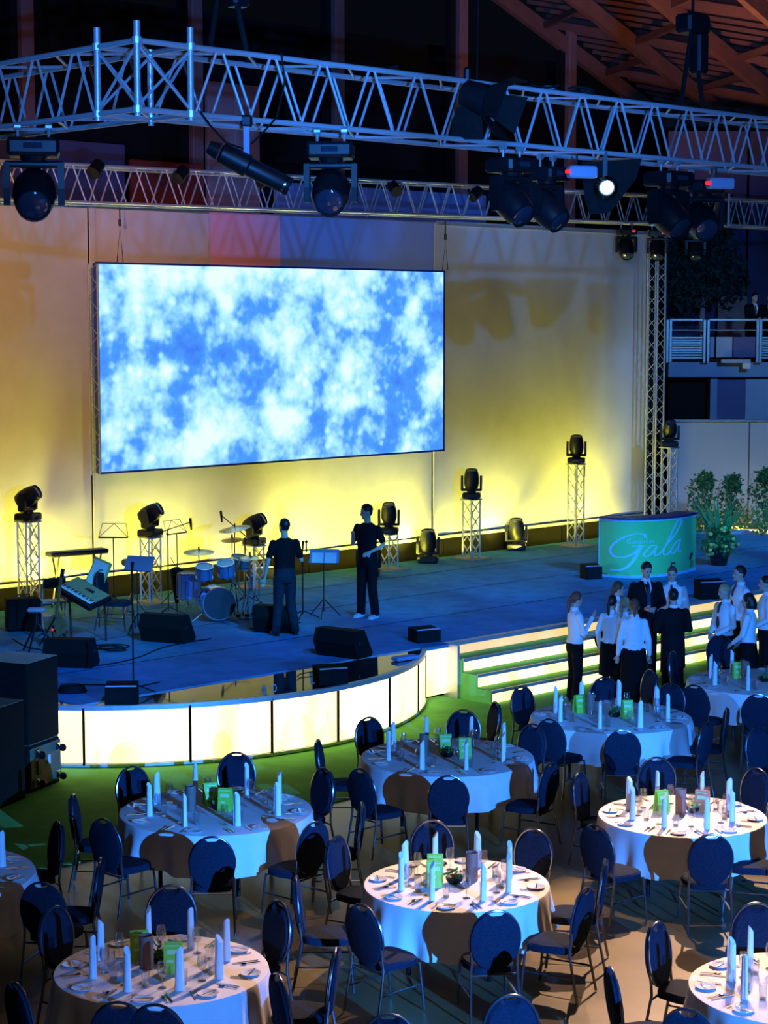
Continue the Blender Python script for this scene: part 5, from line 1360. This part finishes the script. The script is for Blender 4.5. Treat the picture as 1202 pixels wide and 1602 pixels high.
def person(pos, yaw, label, ht=1.75, fem=False, arms=None, head=(0, 0), top=('shirt', M_shirt), bottom=('trousers', M_trou), hair=('short', M_hairk), tie=False, collar=True, shoe=M_shoe, lean=0.0, feet=.11, name='person'):
    k = ht / 1.75
    t = thing(name, label, 'person', pos, math.radians(yaw) - PI / 2)
    S = lambda x, y, z: Vector((x * k, (y + lean * max(0, z - .95)) * k, z * k))
    hw = .172 if fem else .158; ww = .125 if fem else .138; cw = .150 if fem else .168; sw_ = .170 if fem else .195
    A = {'R': ((.235, -.03, 1.13), (.235, .06, .87)), 'L': ((-.235, -.03, 1.13), (-.235, .06, .87))}
    if arms: A.update(arms)
    torso = [(.80, hw * .93, .11, 0), (.88, hw, .118, -.005), (.97, hw * .97, .112, 0), (1.07, ww, .095, .005), (1.18, cw * .93, .105, .01), (1.29, cw, .115, .01), (1.38, sw_ * .93, .10, 0), (1.435, sw_ * .70, .078, -.005), (1.475, .075, .06, -.01)]
    def torso_to(mb, g, z0, z1):
        rs = []
        for z, rx, ry, y in torso:
            if z0 - .001 <= z <= z1 + .001: rs.append((S(0, y, z), (rx + g) * k, (ry + g) * k))
        loft(mb, rs)
    body = MB(); torso_to(body, 0, .8, 1.48)
    limb(body, [S(0, -.012, 1.45), S(0, .0, 1.56)], [.056 * k, .052 * k])
    hy, hp = math.radians(head[0]), math.radians(head[1])
    HM = Matrix.Rotation(hy, 3, 'Z') @ Matrix.Rotation(-hp, 3, 'X'); hc = S(0, .022, 1.640)
    def HP(x, y, z): return hc + HM @ Vector((x * k, y * k, z * k))
    body.ell(HP(0, -.005, .015), (.074 * k, .093 * k, .098 * k), HM, 16, 12)
    body.ell(HP(0, .022, -.048), (.054 * k, .066 * k, .062 * k), HM, 14, 9)
    body.ell(HP(0, .098, -.018), (.012 * k, .020 * k, .022 * k), HM, 8, 6)
    body.ell(HP(0, .080, -.088), (.022 * k, .016 * k, .016 * k), HM, 8, 6)
    for s in (-1, 1): body.ell(HP(s * .076, -.005, -.012), (.010 * k, .020 * k, .030 * k), HM, 8, 6)
    for sd, s in (('R', 1), ('L', -1)):
        sh = S(s * (sw_ - .012), -.005, 1.40); el, wr = [S(*p) for p in A[sd]]
        limb(body, [sh, el, wr], [.047 * k, .036 * k, .026 * k])
        d = (wr - el).normalized(); side = d.cross(Vector((0, 1, 0))); side = side.normalized() if side.length > .1 else Vector((1, 0, 0)); nrm = d.cross(side).normalized()
        # palm, four fingers and a thumb
        pc = wr + d * .045 * k; body.tube([wr, pc, wr + d * .088 * k], [.024 * k, .030 * k, .031 * k], 10)
        for j, L_ in enumerate((.060, .070, .066, .052)):
            o = wr + d * .085 * k + side * (j - 1.5) * .019 * k; mid = o + d * L_ * .5 * k; tip = mid + (d * .75 + nrm * .55 * (1 if fem else 1)) * L_ * .5 * k
            limb(body, [o - d * .02 * k, mid, tip], [.0095 * k, .009 * k, .0078 * k])
        o = wr + d * .03 * k - side * .024 * k; limb(body, [o, o + (d * .6 - side * .7) * .035 * k, o + (d * 1.1 - side * .75) * .055 * k], [.012 * k, .011 * k, .009 * k])
    kn, an = {}, {}
    for s in (-1, 1):
        hp_ = S(s * .088, 0, .86); kn[s] = S(s * (.085 + feet * .1), .02, .48); an[s] = S(s * feet, -.02, .085)
        limb(body, [hp_, kn[s], an[s]], [.082 * k, .055 * k, .038 * k])
        limb(body, [an[s] - Vector((0, .02 * k, .045 * k)), an[s] + Vector((s * .02 * k, .13 * k, -.055 * k))], [.035 * k, .028 * k])
    solid(body, 'body', M_skin, t, .0125, 2)
    # shoes
    for s in (-1, 1):
        f0 = Vector((an[s].x, an[s].y, 0)); m_ = MB(); rs = []
        for y, w_, h_ in ((-.075, .030, .06), (-.05, .040, .085), (.0, .042, .085), (.08, .048, .06), (.15, .042, .045), (.19, .024, .03)):
            rs.append([f0 + Vector(((x * w_ + s * .03 * max(0, y)) * k, y * k, z * h_ * k)) for x, z in ((-1, .02), (-1, .4), (-.7, .85), (0, 1), (.7, .85), (1, .4), (1, .02))])
        m_.rings(rs); m_.build('shoe', shoe, t, True)
    # lower garment
    kind, m = bottom
    if kind == 'trousers':
        c = MB(); g = .013
        loft(c, [(S(0, 0, .80), (hw * .95 + g) * k, (.115 + g) * k), (S(0, -.005, .88), (hw + g) * k, (.12 + g) * k), (S(0, 0, .97), (hw * .97 + g) * k, (.113 + g) * k), (S(0, 0, 1.03), (ww + .012 + g) * k, (.10 + g) * k)])
        for s in (-1, 1): c.tube([S(s * .085, 0, .86), kn[s] + Vector((0, -.005, 0)), an[s] + Vector((0, 0, .0)), an[s] - Vector((0, 0, .045 * k))], [.098 * k, .077 * k, .070 * k, .073 * k], 14)
        solid(c, 'trousers', m, t, .014, 2)
    else:
        z0 = {'skirt': .52, 'long_skirt': .10, 'apron': .42}[kind]; fl_ = {'skirt': .20, 'long_skirt': .225, 'apron': .215}[kind]
        if kind != 'long_skirt':
            for s in (-1, 1):
                c = MB(); c.tube([S(s * .08, 0, .70), kn[s], an[s] + Vector((0, 0, .0)), an[s] - Vector((0, 0, .03 * k))], [.085 * k, .066 * k, .052 * k, .05 * k], 12)
                c.build('stocking' if kind == 'skirt' else 'trouser_leg', m, t, True)
        c = MB(); rows = []; n = 40
        for z, rx, ry in ((1.04, ww + .018, .112), (.97, hw + .016, .126), (.85, hw + .026, .14), ((.85 + z0) / 2, fl_ * .96, .165), (z0, fl_, .175)):
            rows.append([S((rx + .006 * math.cos(9 * 2 * PI * i / n) * (1 - z)) * math.cos(2 * PI * i / n), (ry + .006 * math.cos(9 * 2 * PI * i / n) * (1 - z)) * math.sin(2 * PI * i / n), z) for i in range(n)])
        c.rings(rows); c.build('skirt' if kind != 'apron' else 'long_apron', m, t, True)
    # upper garment
    kind, m = top; c = MB()
    if kind in ('shirt', 'blouse', 'tee'):
        g = .012 if kind == 'tee' else .017
        rs = [(S(0, 0, .955), (hw + g) * k, (.115 + g) * k)] if kind != 'tee' else [(S(0, 0, .90), (hw + g + .004) * k, (.122 + g) * k)]
        for z, rx, ry, y in torso:
            if z > (.96 if kind != 'tee' else .93) and z < 1.47: rs.append((S(0, y, z), (max(rx, ww + (.012 if kind == 'blouse' else .015)) if z < 1.2 else rx) * k + g * k, (ry + g) * k))
        rs.append((S(0, -.008, 1.478), .074 * k, .066 * k)); loft(c, rs)
        for sd, s in (('R', 1), ('L', -1)):
            sh = S(s * (sw_ - .014), -.005, 1.395); el, wr = [S(*p) for p in A[sd]]
            if kind == 'tee': e2 = sh.lerp(el, .72); limb(c, [sh, e2], [.060 * k, .054 * k])
            else: limb(c, [sh, el, el.lerp(wr, .93)], [.060 * k, .052 * k, .038 * k])
        solid(c, {'tee': 'tee_shirt'}.get(kind, 'shirt'), m, t, .0135, 2)
    else:
        g = .028; L0 = {'jacket': .80, 'coat': .55}[kind]
        rs = [(S(0, 0, L0), (hw + g + .012) * k, (.125 + g) * k), (S(0, 0, .92), (hw + g) * k, (.12 + g) * k)]
        for z, rx, ry, y in torso:
            if z > .96 and z < 1.44: rs.append((S(0, y, z), (max(rx, ww + .015)) * k + g * k, (ry + g) * k))
        rs += [(S(0, -.012, 1.46), .10 * k, .076 * k), (S(0, -.014, 1.485), .075 * k, .066 * k)]; loft(c, rs)
        for sd, s in (('R', 1), ('L', -1)):
            sh = S(s * (sw_ - .008), -.005, 1.40); el, wr = [S(*p) for p in A[sd]]; limb(c, [sh, el, el.lerp(wr, .93)], [.069 * k, .058 * k, .044 * k])
        solid(c, 'jacket', m, t, .0135, 2)
        sf_ = MB(); q = [S(-.05, .062, 1.49), S(.05, .062, 1.49), S(.045, .150, 1.38), S(0.0, .160, 1.20), S(-.045, .150, 1.38)]; sf_.add(q + [p - Vector((0, .02, 0)) for p in q], [(0, 1, 2, 3, 4), (9, 8, 7, 6, 5), (0, 5, 6, 1), (1, 6, 7, 2), (2, 7, 8, 3), (3, 8, 9, 4), (4, 9, 5, 0)]); sf_.build('shirt_front', M_shirt, t)
    if collar:
        cr = MB(); n = 20
        cr.rings([[S(r_ * math.cos(2 * PI * i / n), -.012 + r_ * .92 * math.sin(2 * PI * i / n), z) for i in range(n)] for r_, z in ((.078, 1.455), (.070, 1.50), (.064, 1.525), (.060, 1.50))], True, False)
        cr.build('collar', M_shirt, t, True)
    if tie:
        fy = .135 if kind in ('shirt', 'blouse') else .165; tm = MB()
        q = [(-.016, 1.475), (.016, 1.475), (.020, 1.40), (.034, 1.12), (0, 1.07), (-.034, 1.12), (-.020, 1.40)]
        yy = lambda z: .075 if z > 1.46 else (fy - .012 if z > 1.35 else fy)
        v1 = [S(x, yy(z) + .008, z) for x, z in q]; v0 = [p - Vector((0, .015, 0)) for p in v1]; n = len(q)
        tm.add(v1 + v0, [tuple(range(n)), tuple(range(2 * n - 1, n - 1, -1))] + [(i, (i + 1) % n, n + (i + 1) % n, n + i) for i in range(n)]); tm.build('tie', M_tie, t)
    # face
    for s in (-1, 1): MB().ell(HP(s * .030, .083, .004), (.011 * k, .008 * k, .006 * k), HM, 8, 6).build('eye', M_eye, t, True); MB().ell(HP(s * .031, .086, .024), (.017 * k, .006 * k, .0035 * k), HM, 8, 5).build('eyebrow', hair[1], t, True)
    MB().ell(HP(0, .086, -.056), (.022 * k, .007 * k, .005 * k), HM, 8, 5).build('mouth', M_lip, t, True)
    # hair
    style, hm = hair; h = MB(); n1, n2 = 26, 16; rs = []
    for j in range(n2 + 1):
        ph = PI * j / n2; ring = []
        for i in range(n1):
            th = 2 * PI * i / n1; x, y, z = math.sin(ph) * math.cos(th), math.sin(ph) * math.sin(th), math.cos(ph)
            # keep the face and neck free: pull the shell inside the skull there
            low = -.15 if style == 'short' else (-.75 if style in ('bob',) else -.35)
            inside = (y > .25 and z < .48 + (.1 if style == 'short' else 0)) or (z < low) or (style == 'short' and y > -.35 and z < .12)
            r_ = .90 if inside else 1.0
            ring.append(HP(.084 * x * r_ * (1.05 if style == 'bob' else 1), -.012 + .103 * y * r_, .022 + .112 * z * r_))
        rs.append(ring)
    h.rings(rs)
    if style == 'bob': h.tube([HP(0, -.045, .02), HP(0, -.05, -.07), HP(0, -.045, -.125)], [.088 * k, .094 * k, .085 * k], 14)
    if style == 'tail': limb(h, [HP(0, -.105, .02), HP(0, -.135, -.05), HP(0, -.125, -.15), HP(0, -.11, -.22)], [.030 * k, .032 * k, .028 * k, .014 * k])
    if style == 'low': limb(h, [HP(0, -.09, -.04), HP(0, -.10, -.11), HP(0, -.09, -.16)], [.032 * k, .026 * k, .014 * k])
    solid(h, 'hair', hm, t, .011, 2)
    return t
def ground(p):
    b = -p.x * st + p.y * ct; a = p.x * ct + p.y * st
    z = 0.0
    if a > A_STEP:
        for i, fb in enumerate(fr_b[::-1]):
            if b > fb: z = (i + 1) * rz
    return Vector((p.x, p.y, z))
person(deck_at(446, 993), 112, 'person in black shirt and dark jeans seen from behind on the stage', 1.84, arms={'L': ((-.27, -.02, 1.14), (-.30, .05, .88)), 'R': ((.27, .0, 1.12), (.20, .24, 1.22))}, head=(18, 0), top=('tee', M_tee), bottom=('trousers', M_jean), hair=('short', M_hairk), collar=False, feet=.15)
mb = thing('microphone', 'small black microphone held up by the person seen from behind', 'microphone', deck_at(446, 993) + Vector((.34, .16, 1.34)))
MB().tube([(0, 0, -.04), (0, 0, .10)], .014, 8).build('handle', M_black, mb); MB().ell((0, 0, .125), (.024, .024, .03)).build('grille', M_blackm, mb, True)
person(deck_at(575, 966), -122, 'person in black polo shirt and baggy trousers on the stage, looking left', 1.90, arms={'R': ((.25, .02, 1.14), (.12, .22, 1.28)), 'L': ((-.28, -.04, 1.14), (-.17, .17, 1.05))}, head=(-42, 12), top=('tee', M_tee), bottom=('trousers', M_trou), hair=('short', M_hairk), collar=False, shoe=M_sneak, feet=.13)
# group beside the steps
person(floor_at(899, 1098), 18, 'woman with auburn ponytail in white blouse and black trousers, hand at her face', 1.68, True, arms={'R': ((.22, .05, 1.12), (.08, .26, 1.36)), 'L': ((-.20, .06, 1.10), (-.06, .24, 1.08))}, head=(0, 8), top=('blouse', M_shirt), hair=('tail', M_hairr))
person(floor_at(956, 1094), 62, 'woman with long black ponytail and white blouse, partly hidden in the group', 1.60, True, head=(-10, 0), top=('blouse', M_shirt), bottom=('apron', M_trou), hair=('tail', M_hairk))
t = thing('black_bag', 'bulging black bag carried at the hip left of the group', 'bag', floor_at(944, 1083) + Vector((0, 0, .86)))
m_ = MB(); m_.ell((0, 0, 0), (.15, .12, .20), None, 16, 12); m_.build('pouch', M_trou, t, True); MB().tube([(.02, 0, .17), (.06, .05, .45), (.10, .08, .55)], .012, 6).build('strap', M_trou, t)
person(floor_at(964, 1078), 5, 'woman with brown hair facing right behind the group, beside the suited man', 1.70, True, head=(0, 3), top=('shirt', M_shirt), bottom=('trousers', M_trou), hair=('low', M_hairb))
person(floor_at(976, 1097), 48, 'blond woman with dark ponytail band and yellow-lit blouse in the group', 1.59, True, head=(0, 0), top=('blouse', M_shirt), bottom=('apron', M_trou), hair=('tail', M_hairl))
person(floor_at(991, 1109), 85, 'woman in white blouse and long black apron, her back to the tables', 1.65, True, arms={'R': ((.225, -.04, 1.12), (.245, .03, .86)), 'L': ((-.225, -.04, 1.12), (-.25, .02, .86))}, head=(0, 5), top=('blouse', M_shirt), bottom=('long_skirt', M_trou), hair=('low', M_hairr))
clasp = {'R': ((.265, .0, 1.14), (.08, .21, 1.10)), 'L': ((-.265, .0, 1.14), (-.08, .22, 1.10))}
person(floor_at(1009, 1062), -82, 'man in dark suit, white shirt and tie, hands clasped, looking down', 1.90, arms=clasp, head=(12, 20), top=('jacket', M_suit), hair=('short', M_hairk), tie=True)
person(floor_at(1050, 1056), -105, 'young man in white shirt and dark tie right of the suited man', 1.78, head=(0, 8), top=('shirt', M_shirt), hair=('short', M_hairb), tie=True)
person(floor_at(1052, 1100), 98, 'person in long dark coat seen from behind, white collar showing', 1.74, arms={'R': ((.26, .02, 1.14), (.15, .22, 1.08)), 'L': ((-.26, .02, 1.14), (-.15, .22, 1.08))}, head=(-20, 8), top=('coat', M_suit), hair=('short', M_hairk))
# right group
person(floor_at(1132, 1086), 208, 'short-haired blond man in white shirt and tie, hands folded, facing left', 1.72, arms={'R': ((.245, .02, 1.12), (.07, .22, .98)), 'L': ((-.245, .02, 1.12), (-.07, .22, .98))}, head=(-8, 8), top=('shirt', M_shirt), hair=('short', M_hairl), tie=True)
person(floor_at(1170, 1097), 158, 'woman with dark bobbed hair, white blouse and black skirt, facing left', 1.65, True, arms={'L': ((-.21, .06, 1.10), (-.12, .24, .95)), 'R': ((.21, .0, 1.10), (.16, .18, .92))}, head=(0, 4), top=('blouse', M_shirt), bottom=('skirt', M_trou), hair=('bob', M_hairk))
person(ground(floor_at(1156, 1068)), 196, 'tall dark-haired man in white shirt and tie at the back of the right group', 1.88, head=(0, 0), top=('shirt', M_shirt), hair=('short', M_hairk), tie=True)
person(floor_at(1197, 1080), 178, 'dark-haired person in white shirt cut by the right edge', 1.80, head=(0, 0), top=('shirt', M_shirt), hair=('short', M_hairk), arms={'L': ((-.24, .0, 1.12), (-.16, .22, 1.0))})
# on the balcony
for u, yw, lb in ((1174, -70, 'dark-clothed person with black hair leaning on the balcony rail'), (1203, -110, 'dark-clothed person with pale face leaning on the rail at the right edge')):
    Y_ = 48.25; person(((u - CX) / F * Y_, Y_, 4.72), yw, lb, 1.74, arms={'R': ((.25, .14, 1.14), (.10, .38, 1.10)), 'L': ((-.25, .14, 1.14), (-.10, .38, 1.10))}, head=(0, 10), top=('jacket', M_suit), hair=('short', M_hairk), collar=False, lean=.15)
